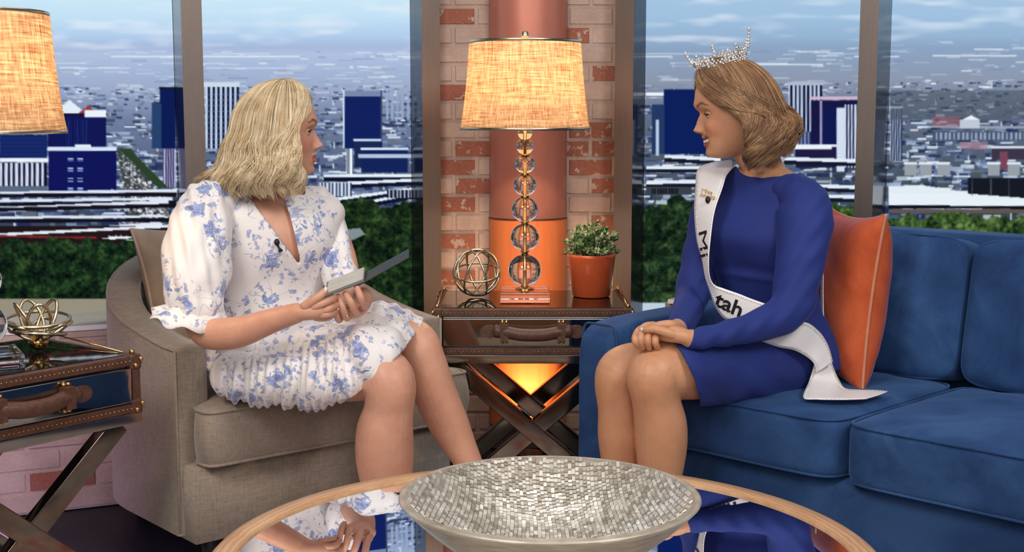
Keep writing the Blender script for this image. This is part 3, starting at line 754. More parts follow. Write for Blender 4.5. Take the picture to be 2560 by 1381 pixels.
# ---- crystal lamps ------------------------------------------------------
m = NT('crystal'); m.set(Roughness=0.0, IOR=1.5, Transmission_Weight=1.0); m.base((.97, .98, 1.0)); M['crystal'] = m.mat
m = NT('linen_shade'); m.n.remove(m.b)
a = m.noise(m.coord((1,1,.04)), 240, 3, .7); b = m.noise(m.coord((.05,.05,1)), 240, 3, .7); 
f = m.math('MULTIPLY', m.math('ADD', a, b), .5)
c1 = m.ramp(f, [(.38, lin((196,150,104))), (.60, lin((252,238,214)))])
df = m.new('ShaderNodeBsdfDiffuse'); tl = m.new('ShaderNodeBsdfTranslucent'); mx = m.new('ShaderNodeMixShader'); mx.inputs[0].default_value = .5
m.link(m.ramp(f, [(.40, lin((168,146,116))), (.6, lin((206,188,158)))]), df.inputs[0]); m.link(c1, tl.inputs[0]); m.link(df.outputs[0], mx.inputs[1]); m.link(tl.outputs[0], mx.inputs[2]); tp = m.new('ShaderNodeBsdfTransparent'); m2_ = m.new('ShaderNodeMixShader'); m.link(m.ramp(f, [(.45, (.01,)*3), (.62, (.10,)*3)]), m2_.inputs[0]); m.link(mx.outputs[0], m2_.inputs[1]); m.link(tp.outputs[0], m2_.inputs[2]); m.link(m2_.outputs[0], m.out.inputs[0]); M['shade'] = m.mat
m = NT('lit_bulb'); m.b.inputs['Emission Color'].default_value = (1,.78,.5,1); m.b.inputs['Emission Strength'].default_value = 20; m.base((1,.9,.8)); M['bulb'] = m.mat
LY = 4.03; sc = FPX/(LY*math.cos(PITCH)+.3*math.sin(PITCH))
def lz(py): return W(1312, py, LY).z
lx = W(1312, 700, LY).x
lamp = thing('table_lamp', 'lit table lamp of stacked crystal balls with a linen shade, on the middle trunk', 'lamp', (lx, LY, .6195), 0, 'crystal ball table lamps')
z0 = .6195
def L(z): return z-z0
bw = 62/sc
o = obj('base_block', Geo().box(-bw, -bw, .001, bw, bw, .034), M['crystal'], lamp, False); bevel(o, .004)
balls = [(676,42),(594,36),(524,33),(463,28.5),(410,25),(366,21.5),(333,18)]
zc = L(lz(676)); 
for i, (py, r) in enumerate(balls):
    z = L(lz(py)); o = obj('crystal_ball', Geo().sphere((0,0,z), (r/sc, r/sc, r/sc*.96), 48, 32), M['crystal'], lamp)
    zt = z-r/sc*.94
    obj('collar', Geo().lathe([(0,zt-.012),(.012,zt-.012),(.009,zt-.006),(.014,zt-.002),(.009,zt+.003),(0,zt+.003)], 20), M['brass'], lamp)
obj('stem', Geo().lathe([(0,.03),(.028,.032),(.030,.036),(.012,.042),(.004,.05),(.004,L(lz(320))),(0,L(lz(320)))], 16), M['brass'], lamp)
zt, zb = L(lz(106)), L(lz(322)); rt, rb = 137/sc, 160/sc
prof = []
for i in range(25):
    t = i/24; prof.append((rt+(rb-rt)*(.62*t+.38*t**3.2), zt+(zb-zt)*t))
g = Geo().lathe(prof, 72); sh = obj('lamp_shade', g, M['shade'], lamp)
sd = sh.modifiers.new('s', 'SOLIDIFY'); sd.thickness = .0012
for z, r, nm in ((zt, rt, 'top_rim'), (zb, rb, 'bottom_rim')):
    obj('rim', Geo().lathe([(r-.002, z-.004), (r+.0015, z-.004), (r+.0015, z+.004), (r-.002, z+.004)], 72, close=True), M['silvergold'], sh)
g = Geo().lathe([(.010, zt-.001),(.010, zt+.001)], 20)
for k in range(3):
    a = 2*PI*k/3+.4; g.tube([(0,0,zt-.006),(rt*math.cos(a), rt*math.sin(a), zt-.006)], .0018, 6)
obj('spider', g, M['brass'], sh)
obj('finial', Geo().sphere((0,0,L(lz(89))), (.0135,.0135,.0145), 24, 16).lathe([(0,zt-.01),(.008,zt-.006),(.006,zt),(.008,zt+.004),(0,zt+.004)], 16), M['silvergold'], lamp)
obj('bulb', Geo().sphere((0,0,zt-.066), (.030,.030,.036), 20, 14), M['bulb'], lamp)
lamp2loc = TLM @ Vector((-.245+.04, -.06, .6195))
l2 = W(-66, 330, 2.93)
lamp2 = dup(lamp, (l2.x, l2.y, .6195), .5, 'lit table lamp with a linen shade, cut by the left edge of the photo')
lamp2.scale = (1, 1, 1)
def bulb(name, loc, p):
    l = bpy.data.lights.new(name, 'POINT'); l.energy = p; l.color = (1, .71, .45); l.shadow_soft_size = .015
    o = bpy.data.objects.new(name, l); COL.objects.link(o); o.location = loc; return o
bulb('lamp_bulb_light', (lx, LY, z0+zt-.125), 8.0); bulb('lamp_bulb_light', (l2.x, l2.y, z0+zt-.125), 5.6)
# ---- wire orbs
def ring(g, c, R, rot, r=.0042, n=60):
    P = [Vector(c)+rot @ Vector((R*math.cos(2*PI*i/n), R*math.sin(2*PI*i/n), 0)) for i in range(n)]; g.tube(P, r, 8, closed=True)
from mathutils import Euler
oc = W(1192, 690, 4.10); R0 = 59*4.1/FPX
orb = thing('wire_orb', 'champagne metal wire sphere left of the crystal lamp', 'ornament', (oc.x, oc.y, .62), 0)
zc = R0+.004
for e in ((.3,0,0),(1.2,.3,0),(1.5,-.7,.3),(1.0,1.0,.2),(.2,1.3,.6),(1.9,.2,1.2),(.8,-.9,.2)):
    g = Geo(); ring(g, (0,0,zc), R0*random.uniform(.97,1), Euler(e).to_matrix(), .0036); obj('ring', g, M['silvergold'], orb)
oc = WZ(97, 878, .62); R0 = 82*3.2/FPX
orb = thing('wire_orb', 'gold wire loop ornament with a knot centre, on the left trunk', 'ornament', (oc.x, oc.y, .62), .3)
zc = R0*.72
for k in range(9):
    a = 2*PI*k/9; g = Geo(); P = []; el = math.radians(62 if k % 2 else 30); Ln = R0*(1.35 if k % 2 else 1.12)
    dr_ = Vector((math.cos(a)*math.cos(el), math.sin(a)*math.cos(el), math.sin(el))); sd_ = Vector((-math.sin(a), math.cos(a), 0))
    for i in range(44):
        t = 2*PI*i/44; P.append(Vector((0,0,.024))+dr_*(Ln/2*(1-math.cos(t)))+sd_*(R0*.34*math.sin(t)))
    g.tube(P, .0042, 8, closed=True); obj('loop', g, M['silvergold'], orb)
g = Geo(); ring(g, (0,0,zc+.02), R0*.93, Euler((.12,0,0)).to_matrix(), .0045); ring(g, (0,0,zc-.012), R0*.8, Euler((-.1,.1,0)).to_matrix(), .0045); obj('ring', g, M['silvergold'], orb)
obj('knot', Geo().sphere((0,0,.022), (.024,.024,.02), 14, 8), M['brass'], orb)
# ---- potted succulent
pp = W(1478, 748, 4.12); pt = thing('potted_plant', 'leafy green succulent in an orange pot, right of the crystal lamp', 'plant', (pp.x, pp.y, .6205)); k = 4.1/FPX
m = NT('orange_glaze'); m.base(m.ramp(m.noise(m.coord(), 20, 2), [(.3, lin((216,92,48))), (.7, lin((226,104,58)))])); m.set(Roughness=.32, Coat_Weight=.3)
obj('pot', Geo().lathe([(0,0),(44*k,0),(47*k,.003),(60*k,100*k),(61*k,108*k),(57*k,108*k),(55*k,98*k),(0,98*k)], 48), m.mat, pt)
g = Geo(); gs = Geo()
for i in range(175):
    a = random.uniform(0, 2*PI); e = math.asin(random.random()**.8); R = random.uniform(.45, 1)
    tip = Vector((math.cos(a)*math.cos(e)*78*k*R, math.sin(a)*math.cos(e)*78*k*R, 104*k+math.sin(e)*88*k*R+.0))
    if R < .7: tip.z = max(tip.z, 112*k)
    base = Vector((tip.x*.35, tip.y*.35, 98*k)); d = (tip-base).normalized()
    if i % 2 == 0: gs.tube([base, (base+tip)/2+Vector((0,0,.004)), tip], .0016, 5)
    for j in range(7):
        a2 = random.uniform(0, 6.28); s = d.orthogonal().normalized(); s = Matrix.Rotation(a2, 3, d) @ s
        o_ = tip - d*random.uniform(0, .02); ax = (d*.7+s*.8+Vector((0,0,.25))).normalized(); ln = random.uniform(.012, .021); wd_ = ln*.30; q = ax.cross(d).normalized()*wd_; up = q.cross(ax).normalized()*wd_*.35
        vv = [o_, o_+ax*ln*.35+q, o_+ax*ln*.4+up, o_+ax*ln*.35-q, o_+ax*ln*.75+q*.8, o_+ax*ln*.75-q*.8, o_+ax*ln, o_+ax*ln*.5-up]
        g.add(vv, [(0,1,2),(0,2,3),(1,4,2),(2,5,3),(4,6,2),(2,6,5),(0,7,1),(0,3,7),(1,7,4),(3,5,7),(4,7,6),(5,6,7)])
m = NT('succulent_leaf'); v = m.coord(); m.base(m.ramp(m.noise(v, 45, 3), [(.3, lin((58,90,48))), (.5, lin((118,146,92))), (.68, lin((196,200,158)))])); m.set(Roughness=.5, Subsurface_Weight=.0)
obj('foliage', g, m.mat, pt); obj('stems', gs, m.mat, pt); obj('soil', Geo().lathe([(0,99*k),(54*k,99*k)], 24), M['darkleg'], pt)
# ---- round coffee table ------------------------------------------------
TC = Vector((.055, 2.13, 0)); TRr = .567
table = thing('coffee_table', 'round coffee table with a pale wooden rim and glass top, in the foreground', 'table', TC)
m = NT('pale_oak'); v = m.coord((1,1,1)); gr = m.new('ShaderNodeTexWave', wave_type='RINGS', rings_direction='Z'); gr.inputs['Scale'].default_value = 28; gr.inputs['Distortion'].default_value = 3; gr.inputs['Detail'].default_value = 3; m.link(v, gr.inputs[0])
f = m.math('ADD', m.math('MULTIPLY', gr.outputs['Fac'], .3), m.math('MULTIPLY', m.noise(v, 9, 4), .7)); m.base(m.ramp(f, [(.3, lin((186,138,98))), (.7, lin((214,172,130)))])); m.set(Roughness=.35, Coat_Weight=.2); M['oak'] = m.mat
o = obj('wooden_rim', Geo().lathe([(TRr-.04,.405),(TRr-.003,.405),(TRr,.409),(TRr,.448),(TRr-.004,.452),(TRr-.038,.452),(TRr-.042,.449),(TRr-.042,.41)], 128, close=True), M['oak'], table)
o.modifiers.new('e', 'EDGE_SPLIT').split_angle = .8
M['tglass'] = glassy('table_glass', (.80,.88,.88), 1.52, .08)
obj('glass_top', Geo().lathe([(0,.446),(TRr-.041,.446)], 128), M['tglass'], table)
obj('apron', Geo().lathe([(TRr-.10,.34),(TRr-.07,.34),(TRr-.065,.405),(TRr-.10,.405)], 96, close=True), M['oak'], table)
for i in range(4):
    a = PI/4+i*PI/2; c, s = math.cos(a), math.sin(a); R = TRr-.085
    P = cr([(c*R, s*R, .41), (c*R*.9, s*R*.9, .25), (c*R*.95, s*R*.95, .08), (c*R*1.03, s*R*1.03, .012)], 5)
    obj('leg', Geo().tube([tuple(p) for p in P], .02, 14), M['oak'], table)
obj('lower_shelf', Geo().lathe([(0,.14),(TRr-.12,.14),(TRr-.12,.16),(0,.16)], 72), M['oak'], table)
# ---- mosaic bowl
bc = W(1374, 1237, 2.075); BR = .2475; zr = bc.z
bowl = thing('mosaic_bowl', 'wide shallow silver bowl lined with small mirror tiles, on the coffee table', 'bowl', (bc.x, bc.y, .4475))
h = zr-.4475; print('bowl rim height', h)
def inz(r): return .020+(h-.014)*(r/(BR-.012))**2.3
def outz(r): return max(0, (h-.004))*max(0, (r-.07)/(BR-.07))**1.6
prof = [(0, .0), (.065, .0), (.075, .002)]+[(r, outz(r)+.002) for r in np.linspace(.085, BR, 16)]+[(BR, h-.001), (BR-.004, h+.0015), (BR-.010, h), (BR-.012, h-.004)]+[(r, inz(r)-.002) for r in np.linspace(BR-.014, 0, 16)]
m = NT('brushed_champagne'); m.base(m.ramp(m.noise(m.coord((1,1,6)), 30, 4), [(.3, lin((172,160,144))), (.7, lin((206,194,178)))])); m.set(Roughness=.36, Metallic=.35)
obj('shell', Geo().lathe(prof, 128), m.mat, bowl)
g = Geo(); nt_ = 0; x = -BR+.018
while x < BR-.014:
    y = -BR; w = .0070
    while y < BR:
        ln = random.choice([.006,.0065,.007,.008,.009,.012])
        cx = x*(1-.10*(y/BR)) + .0045*math.sin(y*23+x*9); cy = y+ln/2
        r = math.hypot(cx, cy)
        if r < BR-.0170:
            z = inz(r); sl = (inz(r+.002)-inz(max(r-.002, 0)))/.004
            nx, ny = (-sl*cx/max(r,1e-4), -sl*cy/max(r,1e-4)); N = Vector((nx+random.gauss(0,.05), ny+random.gauss(0,.05), 1)).normalized()
            U_ = Vector((1,0,0)); U_ = (U_-N*U_.dot(N)).normalized(); V_ = N.cross(U_); c = Vector((cx, cy, z))+N*.0010
            a, b = U_*(w/2*random.uniform(.88,1.0)), V_*(ln/2*.95); t = N*.0014
            g.add([c-a-b-t, c+a-b-t, c+a+b-t, c-a+b-t, c-a*.9-b*.9, c+a*.9-b*.9, c+a*.9+b*.9, c-a*.9+b*.9], [(4,5,6,7),(0,1,5,4),(1,2,6,5),(2,3,7,6),(3,0,4,7)]); nt_ += 1
        y += ln
    x += w
m = NT('mirror_tiles'); gi = m.new('ShaderNodeNewGeometry')
m.link(m.ramp(gi.outputs['Random Per Island'], [(0, lin((168,156,138))), (1, lin((255,250,240)))]), m.b.inputs['Base Color']); m.set(Roughness=.30, Metallic=.5)
obj('mosaic_lining', g, m.mat, bowl, False)['label'] = 'small silvery mirror tiles lining the bowl'; print('tiles', nt_)
# ================================================================ people
def fuse(g, voxel=.004, smooth=4, fac=.5):
    """grow one continuous surface out of overlapping shapes"""
    me = bpy.data.meshes.new('tmp'); me.from_pydata([tuple(p) for p in g.v], [], g.f); me.update()
    bm = bmesh.new(); bm.from_mesh(me); bmesh.ops.recalc_face_normals(bm, faces=bm.faces); bm.to_mesh(me); bm.free()
    o = bpy.data.objects.new('tmp', me); COL.objects.link(o)
    r = o.modifiers.new('r', 'REMESH'); r.mode = 'VOXEL'; r.voxel_size = voxel; r.adaptivity = 0
    s = o.modifiers.new('s', 'SMOOTH'); s.factor = fac; s.iterations = smooth
    dg = bpy.context.evaluated_depsgraph_get(); dg.update(); e = o.evaluated_get(dg); m2 = e.to_mesh()
    v = np.empty(len(m2.vertices)*3); m2.vertices.foreach_get('co', v); v = v.reshape(-1, 3)
    n = np.empty(len(m2.vertices)*3); m2.vertices.foreach_get('normal', n); n = n.reshape(-1, 3)
    f = [tuple(p.vertices) for p in m2.polygons]
    e.to_mesh_clear(); bpy.data.objects.remove(o); bpy.data.meshes.remove(me)
    return v, n, f
def PXY(v):
    F = v[:, 1]*math.cos(PITCH) - (v[:, 2]-CAMH)*math.sin(PITCH); U = v[:, 1]*math.sin(PITCH) + (v[:, 2]-CAMH)*math.cos(PITCH)
    return CX+FPX*v[:, 0]/F, CY-FPX*U/F
def inpoly(x, y, P):
    r = np.zeros(len(x), bool); n = len(P)
    for i in range(n):
        (xa, ya), (xb, yb) = P[i], P[(i+1)%n]
        c = ((ya > y) != (yb > y)) & (x < (xb-xa)*(y-ya)/(yb-ya+1e-9)+xa); r ^= c
    return r
def cut(v, f, kill):
    f = [q for q in f if not any(kill[i] for i in q)]
    used = np.zeros(len(v), bool)
    for q in f:
        for i in q: used[i] = True
    idx = np.cumsum(used)-1
    v = v[used].copy(); f = [tuple(int(idx[i]) for i in q) for q in f]
    ec = {}
    for q in f:
        for i in range(len(q)):
            e = (q[i], q[(i+1)%len(q)]); k = (min(e), max(e)); ec[k] = ec.get(k, 0)+1
    nb = {}
    for (a_, b_), c_ in ec.items():
        if c_ == 1: nb.setdefault(a_, []).append(b_); nb.setdefault(b_, []).append(a_)
    ids = [i for i in nb if len(nb[i]) == 2]
    A_ = np.array(ids); N1 = np.array([nb[i][0] for i in ids]); N2 = np.array([nb[i][1] for i in ids])
    for _ in range(14): v[A_] = v[A_]*.4+(v[N1]+v[N2])*.3
    return v, f, used
def sm(x, a, b):
    t = np.clip((x-a)/(b-a), 0, 1); return t*t*(3-2*t)
def G_(x, s): return np.exp(-(x/s)**2)
ZK = [(.113,.002,.002,.002),(.108,.034,.036,.030),(.098,.054,.060,.047),(.08,.071,.081,.062),(.06,.083,.094,.071),(.04,.0885,.100,.0755),(.025,.090,.103,.077),(.012,.087,.103,.0765),(0,.083,.101,.0755),
      (-.02,.0835,.095,.072),(-.04,.084,.084,.068),(-.05,.0845,.078,.0655),(-.062,.0835,.070,.062),(-.075,.082,.060,.056),(-.085,.082,.050,.050),(-.097,.082,.036,.041),(-.106,.075,.02,.031),(-.113,.055,.0,.018),(-.116,.035,-.02,.004)]
def head_geo(M4, smile=0.0, pout=0.0, nose=1.0):
    zs = [k[0] for k in ZK][::-1]; A = np.array(ZK)[::-1]
    Z = np.concatenate([np.linspace(-.116, -.1, 12), np.linspace(-.0985, .045, 84), np.linspace(.05, .113, 26)]); N = 110
    xf = np.interp(Z, zs, A[:, 1]); xb = np.interp(Z, zs, A[:, 2]); w = np.interp(Z, zs, A[:, 3])
    for _ in range(3):
        for a in (xf, xb, w): a[1:-1] = (a[:-2]+2*a[1:-1]+a[2:])/4
    # denser at the front
    T = np.linspace(-1, 1, N, endpoint=False); PH = PI*(np.sign(T)*np.abs(T)**1.45)
    Zg, P = np.meshgrid(Z, PH, indexing='ij'); c = np.cos(P); s = np.sin(P); ws = w[:, None]
    X = np.where(c > 0, xf[:, None]*np.abs(c)**.80, -xb[:, None]*np.abs(c)**.95); Y = ws*np.sign(s)*np.abs(s)**.90
    fr = sm(X, .02, .06); y = Y; z = Zg; D = np.zeros_like(X)
    # brow, sockets, cheeks
    D += .0040*G_(z-.024, .010)*G_(np.abs(y)-.024, .020)
    D -= .0120*G_(z-.001, .012)*G_(np.abs(y)-.031, .0150)
    D -= .0050*G_(z-.006, .010)*G_(y, .012)
    D += (.0045+.004*smile)*G_(z+.030, .018)*G_(np.abs(y)-.042, .016)
    D -= .003*G_(z+.062, .014)*G_(np.abs(y)-.046, .014)
    # nose
    t = np.clip((.010-z)/.046, 0, 1); prof = np.where(z > .010, 0, np.where(z > -.034, (.003+.0205*t**1.25+.0022*G_(z+.033, .007)), .0252*np.clip(1-((-.034-z)/.0125), 0, 1)**.55))*nose
    sy = .0058+.0042*t; D += prof*G_(y, sy)
    D += .0105*G_(z+.0380, .0062)*G_(np.abs(y)-.0118, .0052)       # wings
    D -= .0035*G_(z+.0455, .003)*G_(np.abs(y)-.007, .004)
    # mouth
    zm = -.0655 + smile*.009*(y/.026)**2; lw = .021+.005*smile; fy = np.exp(-(np.abs(y)/lw)**4)
    op = .0028*smile+.0012*pout
    D += (.0052+.004*pout)*G_(z-(zm+.0052+op), .0042)*fy + (.0056+.004*pout)*G_(z-(zm-.0062-op), .0046)*fy
    D -= (.0048+.004*smile)*G_(z-zm, .0018+op)*np.exp(-(np.abs(y)/(lw+.001))**6)
    D -= .0022*G_(z+.083, .005)*G_(y, .022); D += .0050*G_(z+.098, .011)*G_(y, .016)
    X = X+D*fr
    # jaw tapering towards the chin
    g = Geo(); vv = np.stack([X, Y, Zg], -1).reshape(-1, 3); n = N; m = len(Z); ff = []
    for i in range(m-1):
        for j in range(n): ff.append((i*n+j, i*n+(j+1)%n, (i+1)*n+(j+1)%n, (i+1)*n+j))
    ff.append(tuple(range(n))[::-1]); ff.append(tuple((m-1)*n+j for j in range(n)))
    g.add([tuple(M4 @ Vector(p)) for p in vv], ff)
    for sgn in (-1, 1):                                     # ears
        e = Geo(); e.sphere((-.012, sgn*.076, -.012), (.017, .007, .031), 14, 10); e.tf(M4); g.join(e)
    return g
def skin_mat(name, c, c2, lip, M4, smile=0):
    """skin with lips; the masks come from a point attribute"""
    m = NT(name); v = m.coord(); n = m.noise(v, 14, 4, .6); fine = m.noise(v, 260, 3)
    base = m.ramp(m.math('ADD', m.math('MULTIPLY', n, .8), m.math('MULTIPLY', fine, .2)), [(.3, lin(c)), (.7, lin(c2))])
    at = m.new('ShaderNodeAttribute', attribute_name='lips'); ab = m.new('ShaderNodeAttribute', attribute_name='cheek'); aw = m.new('ShaderNodeAttribute', attribute_name='brow')
    base = m.mix(m.math('MULTIPLY', ab.outputs['Fac'], .35), base, lin((208,112,92)))
    base = m.mix(at.outputs['Fac'], base, lin(lip)); base = m.mix(aw.outputs['Fac'], base, lin((92,56,38)))
    m.base(base); m.set(Roughness=.46, Subsurface_Weight=.12, Subsurface_Scale=.02); m.b.inputs['Subsurface Radius'].default_value = (1, .35, .2)
    m.bump(fine, .12, .0006); return m.mat
def face_attrs(o, v, M4, smile):
    Mi = np.array(M4.inverted()); L = v @ Mi[:3, :3].T + Mi[:3, 3]; x, y, z = L.T
    zm = -.0655+smile*.009*(y/.026)**2; op = .0028*smile; lw = .023+.005*smile
    up = (1-sm(np.abs(z-(zm+.0045+op)), .0034, .0052)); lo = (1-sm(np.abs(z-(zm-.0055-op)), .0042, .0062))
    lips = np.clip(np.maximum(up, lo), 0, 1)*(x > .05)*(1-sm(np.abs(y), lw-.006, lw+.001))*(np.abs(z+.065) < .03)
    cheek = G_(z+.032, .02)*G_(np.abs(y)-.048, .018)*(x > .02)
    ay = np.abs(y); zb = .0225+.0075*sm(ay, .012, .034)-.007*sm(ay, .036, .052); th = .0032*(1-sm(ay, .03, .056))+.0008
    brow = (1-sm(np.abs(z-zb), th*.5, th*1.5))*sm(ay, .010, .015)*(1-sm(ay, .05, .055))*(x > .04)*.9
    for n_, a in (('lips', lips), ('cheek', cheek), ('brow', brow)):
        at = o.data.attributes.new(n_, 'FLOAT', 'POINT'); at.data.foreach_set('value', np.ascontiguousarray(a, dtype=np.float32))
M['eyewhite'] = plain('eye_white', (226,218,212), .2); M['iris'] = plain('iris', (40,38,38), .15); M['lash'] = plain('lash', (34,20,16), .6); M['teeth'] = plain('teeth', (236,230,220), .25)
def eyes(M4, par, pv, skin, squint=.0):
    for s in (-1, 1):
        c = Vector((.0650, s*.0305, .0003)); R = .0110
        o = obj('eye', Geo().sphere(c, R, 24, 16).tf(M4), M['eyewhite'], par, True, pv)
        up0 = .0036-.0022*squint; lo0 = -.0040+.0022*squint
        def lid(top):
            vv = []; ff = []; n, m_ = 26, 9; r = R+.0011
            for j in range(m_):
                for i in range(n):
                    a = -1.45+2.9*i/(n-1); edge = (up0*(1-(a/1.45)**2)-.0012) if top else (lo0*(1-(a/1.45)**2)-.0012)
                    z = edge + (R*.97-edge if top else -R*.97-edge)*(j/(m_-1))**1.2
                    q = math.sqrt(max(1e-8, r*r-z*z)); vv.append(c+Vector((q*math.cos(a), q*math.sin(a), z)))
            for j in range(m_-1):
                for i in range(n-1): ff.append((j*n+i, j*n+i+1, (j+1)*n+i+1, (j+1)*n+i))
            return Geo().add(vv, ff), [Vector(p) for p in vv[:n]]
        g, eu = lid(True); l_ = obj('eyelid', g.tf(M4), skin, o, True, Id0); t_ = l_.modifiers.new('s', 'SOLIDIFY'); t_.thickness = .0008
        g, el = lid(False); l_ = obj('eyelid', g.tf(M4), skin, o, True, Id0); t_ = l_.modifiers.new('s', 'SOLIDIFY'); t_.thickness = .0008
        g = Geo(); E = [p+(p-c)*.05 for p in eu[3:-3]]
        g.tube(E, [.0004]+[.0011]*(len(E)-2)+[.0004], 6)
        for p in E[1:-1:1]:
            dd = (p-c).normalized()*.8+Vector((0, 0, .35)); g.tube([p, p+dd*.0036, p+dd*.0052+Vector((0,0,.0020))], [.0006,.0004,.0002], 4)
        obj('eyelash', g.tf(M4), M['lash'], o, True, Id0)
        g = Geo(); g.sphere(c+Vector((.0062, 0, 0)), (.0061,.0066,.0064), 14, 10); obj('iris', g.tf(M4), M['iris'], o, True, Id0)
Id0 = Matrix.Identity(4)
def hair_mat(name, dark, mid, light):
    m = NT(name); gi = m.new('ShaderNodeNewGeometry'); v = m.coord(); n = m.noise(v, 22, 3)
    f = m.math('ADD', m.math('MULTIPLY', gi.outputs['Random Per Island'], .42), m.math('MULTIPLY', n, .58))
    m.base(m.ramp(f, [(.22, lin(dark)), (.5, lin(mid)), (.74, lin(light))])); m.set(Roughness=.42, Specular_IOR_Level=.5, Sheen_Weight=.1); return m.mat
def strands(P, r0, nrm):
    """P (N,S,3) paths -> one mesh of three-sided tapering strands"""
    N, S_, _ = P.shape; T = np.gradient(P, axis=1); T /= np.linalg.norm(T, axis=2, keepdims=True)+1e-9
    sd = np.cross(T, nrm); sd /= np.linalg.norm(sd, axis=2, keepdims=True)+1e-9; up = np.cross(sd, T)
    rad = r0*np.interp(np.linspace(0, 1, S_), [0, .1, .8, 1], [.7, 1, .9, .25])[None, :, None]
    rows = [P+rad*(math.cos(a)*sd*1.3+math.sin(a)*up) for a in (PI/2, PI/2+2*PI/3, PI/2+4*PI/3)]
    V = np.stack(rows, 2).reshape(-1, 3)
    base = (np.arange(N)[:, None, None]*S_+np.arange(S_-1)[None, :, None])*3; k = np.arange(3)[None, None, :]; k2 = (k+1) % 3
    F = np.stack([base+k, base+k2, base+3+k2, base+3+k], -1).reshape(-1, 4); return V, F
def mesh_np(name, V, F, mat, par, pv):
    me = bpy.data.meshes.new(name); me.vertices.add(len(V)); me.vertices.foreach_set('co', V.astype(np.float32).ravel())
    me.loops.add(F.size); me.loops.foreach_set('vertex_index', F.astype(np.int32).ravel()); me.polygons.add(len(F)); me.polygons.foreach_set('loop_start', (np.arange(len(F))*F.shape[1]).astype(np.int32))
    me.update(calc_edges=True); me.polygons.foreach_set('use_smooth', [True]*len(F)); me.materials.append(mat)
    o = bpy.data.objects.new(name, me); COL.objects.link(o); o.parent = par; o.matrix_parent_inverse = pv; return o
def hair(M4, par, pv, mat, env, zend, pole, thr, face_th, ncl, per, wave, seed, nw=2.3, far=1, curl=0, messy=.55, flick=None, sweep=None):
    """env(theta, z) radius; strands leave the crown and fall to zend(theta)"""
    rg = np.random.default_rng(seed); S_ = 30; out = []; nr = []
    # shell under the strands
    for c in range(ncl):
        th = rg.uniform(-PI, PI); lay = rg.uniform(.90, 1.0)
        tlow = th
        if abs(th) < face_th(-1):
            sg = (1 if th > sweep else -1) if sweep is not None else (1 if th >= 0 else -1)
            tlow = sg*(face_th(-1)+(.42 if sg*far > 0 else 0)+abs(rg.normal(0, .30)))
        ph = 2.6*th+rg.normal(0, messy); fr = rg.uniform(.94, 1.06); amp = rg.uniform(.7, 1.35); zl = zend(th)+rg.normal(0, .006)
        for k in range(per):
            dth = rg.normal(0, .055); dl = lay+rg.normal(0, .010); s = np.linspace(0, 1, S_); tt = th+dth*(1.5-1.0*s)
            z = np.where(s < .28, 0, 0); 
            # descend: angle part over the skull then straight fall
            a = np.minimum(s/.42, 1)*PI/2; ztop = .130*dl
            z = np.where(s < .42, ztop*np.cos(a)*1.0, 0) + np.where(s >= .42, (s-.42)/.58*(zl+rg.normal(0, .004)), 0)
            ftm = np.array([face_th(q)+(.42*min(1, max(0, (.02-q)/.04)) if th*far > 0 else 0) for q in z]); st = np.sign(tt)
            wq = np.clip(s/.55, 0, 1); wq = wq*wq*(3-2*wq); tt = tt*(1-wq)+(tlow+dth*(1.5-s))*wq; st = np.where(np.sign(tt) == 0, 1, np.sign(tt))
            tt = np.where(np.abs(tt) < ftm, st*ftm, tt)
            R = np.array([env(t_, z_) for t_, z_ in zip(tt, z)])*dl
            R = np.where(s < .42, R*np.sin(a)**.9, R)
            low = np.clip((s-.35)/.65, 0, 1)
            R = R + wave*amp*low*np.sin(2*PI*fr*nw*s+ph)*.9; tt = tt + wave*amp*low*9*np.cos(2*PI*fr*nw*s+ph)
            if curl: R = R - curl*np.clip((s-.8)/.2, 0, 1)**2
            x = R*np.cos(tt)+pole[0]*np.clip(1-a/(PI/2), 0, 1); y = R*np.sin(tt)+pole[1]*np.clip(1-a/(PI/2), 0, 1)
            if flick and flick(th): 
                q = np.clip((s-.72)/.28, 0, 1)**1.6; x = x - .05*q; z = z+.028*q
            out.append(np.stack([x, y, z], -1)); nr.append(np.stack([np.cos(tt), np.sin(tt), 0*tt+.2], -1))
    P = np.array(out); Nn = np.array(nr); R3 = np.array(M4)[:3, :3]; t3 = np.array(M4)[:3, 3]
    V, F = strands(P @ R3.T + t3, thr, Nn @ R3.T)
    o = mesh_np('hair', V, F, mat, par, pv); o['label'] = None; del o['label']
    # solid mass under the strands
    g = Geo(); vv = []; ff = []; NT_ = 140; zz = list(.124*np.cos(np.linspace(.25, PI/2, 16)))+list(np.linspace(-.01, -.125, 14))
    for z in zz:
        for j in range(NT_):
            t = -PI+2*PI*j/NT_; zz_ = max(z, zend(t)*.84); lim = face_th(zz_)+.07+.16*min(1, max(0, (.03-zz_)/.05))
            t2 = t if abs(t) > lim else math.copysign(lim, t)
            s_ = math.sqrt(max(0, 1-(max(zz_, 0)/.1245)**2)); r = env(t2, min(zz_, 0))*s_**.9*.90
            if abs(t) < lim and zz_ < .09: r = r*(1-.45*min(1, (lim-abs(t))/.25))
            k_ = 1-min(1, (PI/2-math.acos(min(1, max(zz_, 0)/.1245)))/(PI/2))
            vv.append((r*math.cos(t2)+pole[0]*(1-k_), r*math.sin(t2)+pole[1]*(1-k_), zz_))
    for i in range(len(zz)-1):
        for j in range(NT_): ff.append((i*NT_+j, (i+1)*NT_+j, (i+1)*NT_+(j+1)%NT_, i*NT_+(j+1)%NT_))
    ff.append(tuple(range(NT_)))
    g.add(vv, ff).tf(M4); sh = obj('hair_underlayer', g, mat, par, True, pv); return o
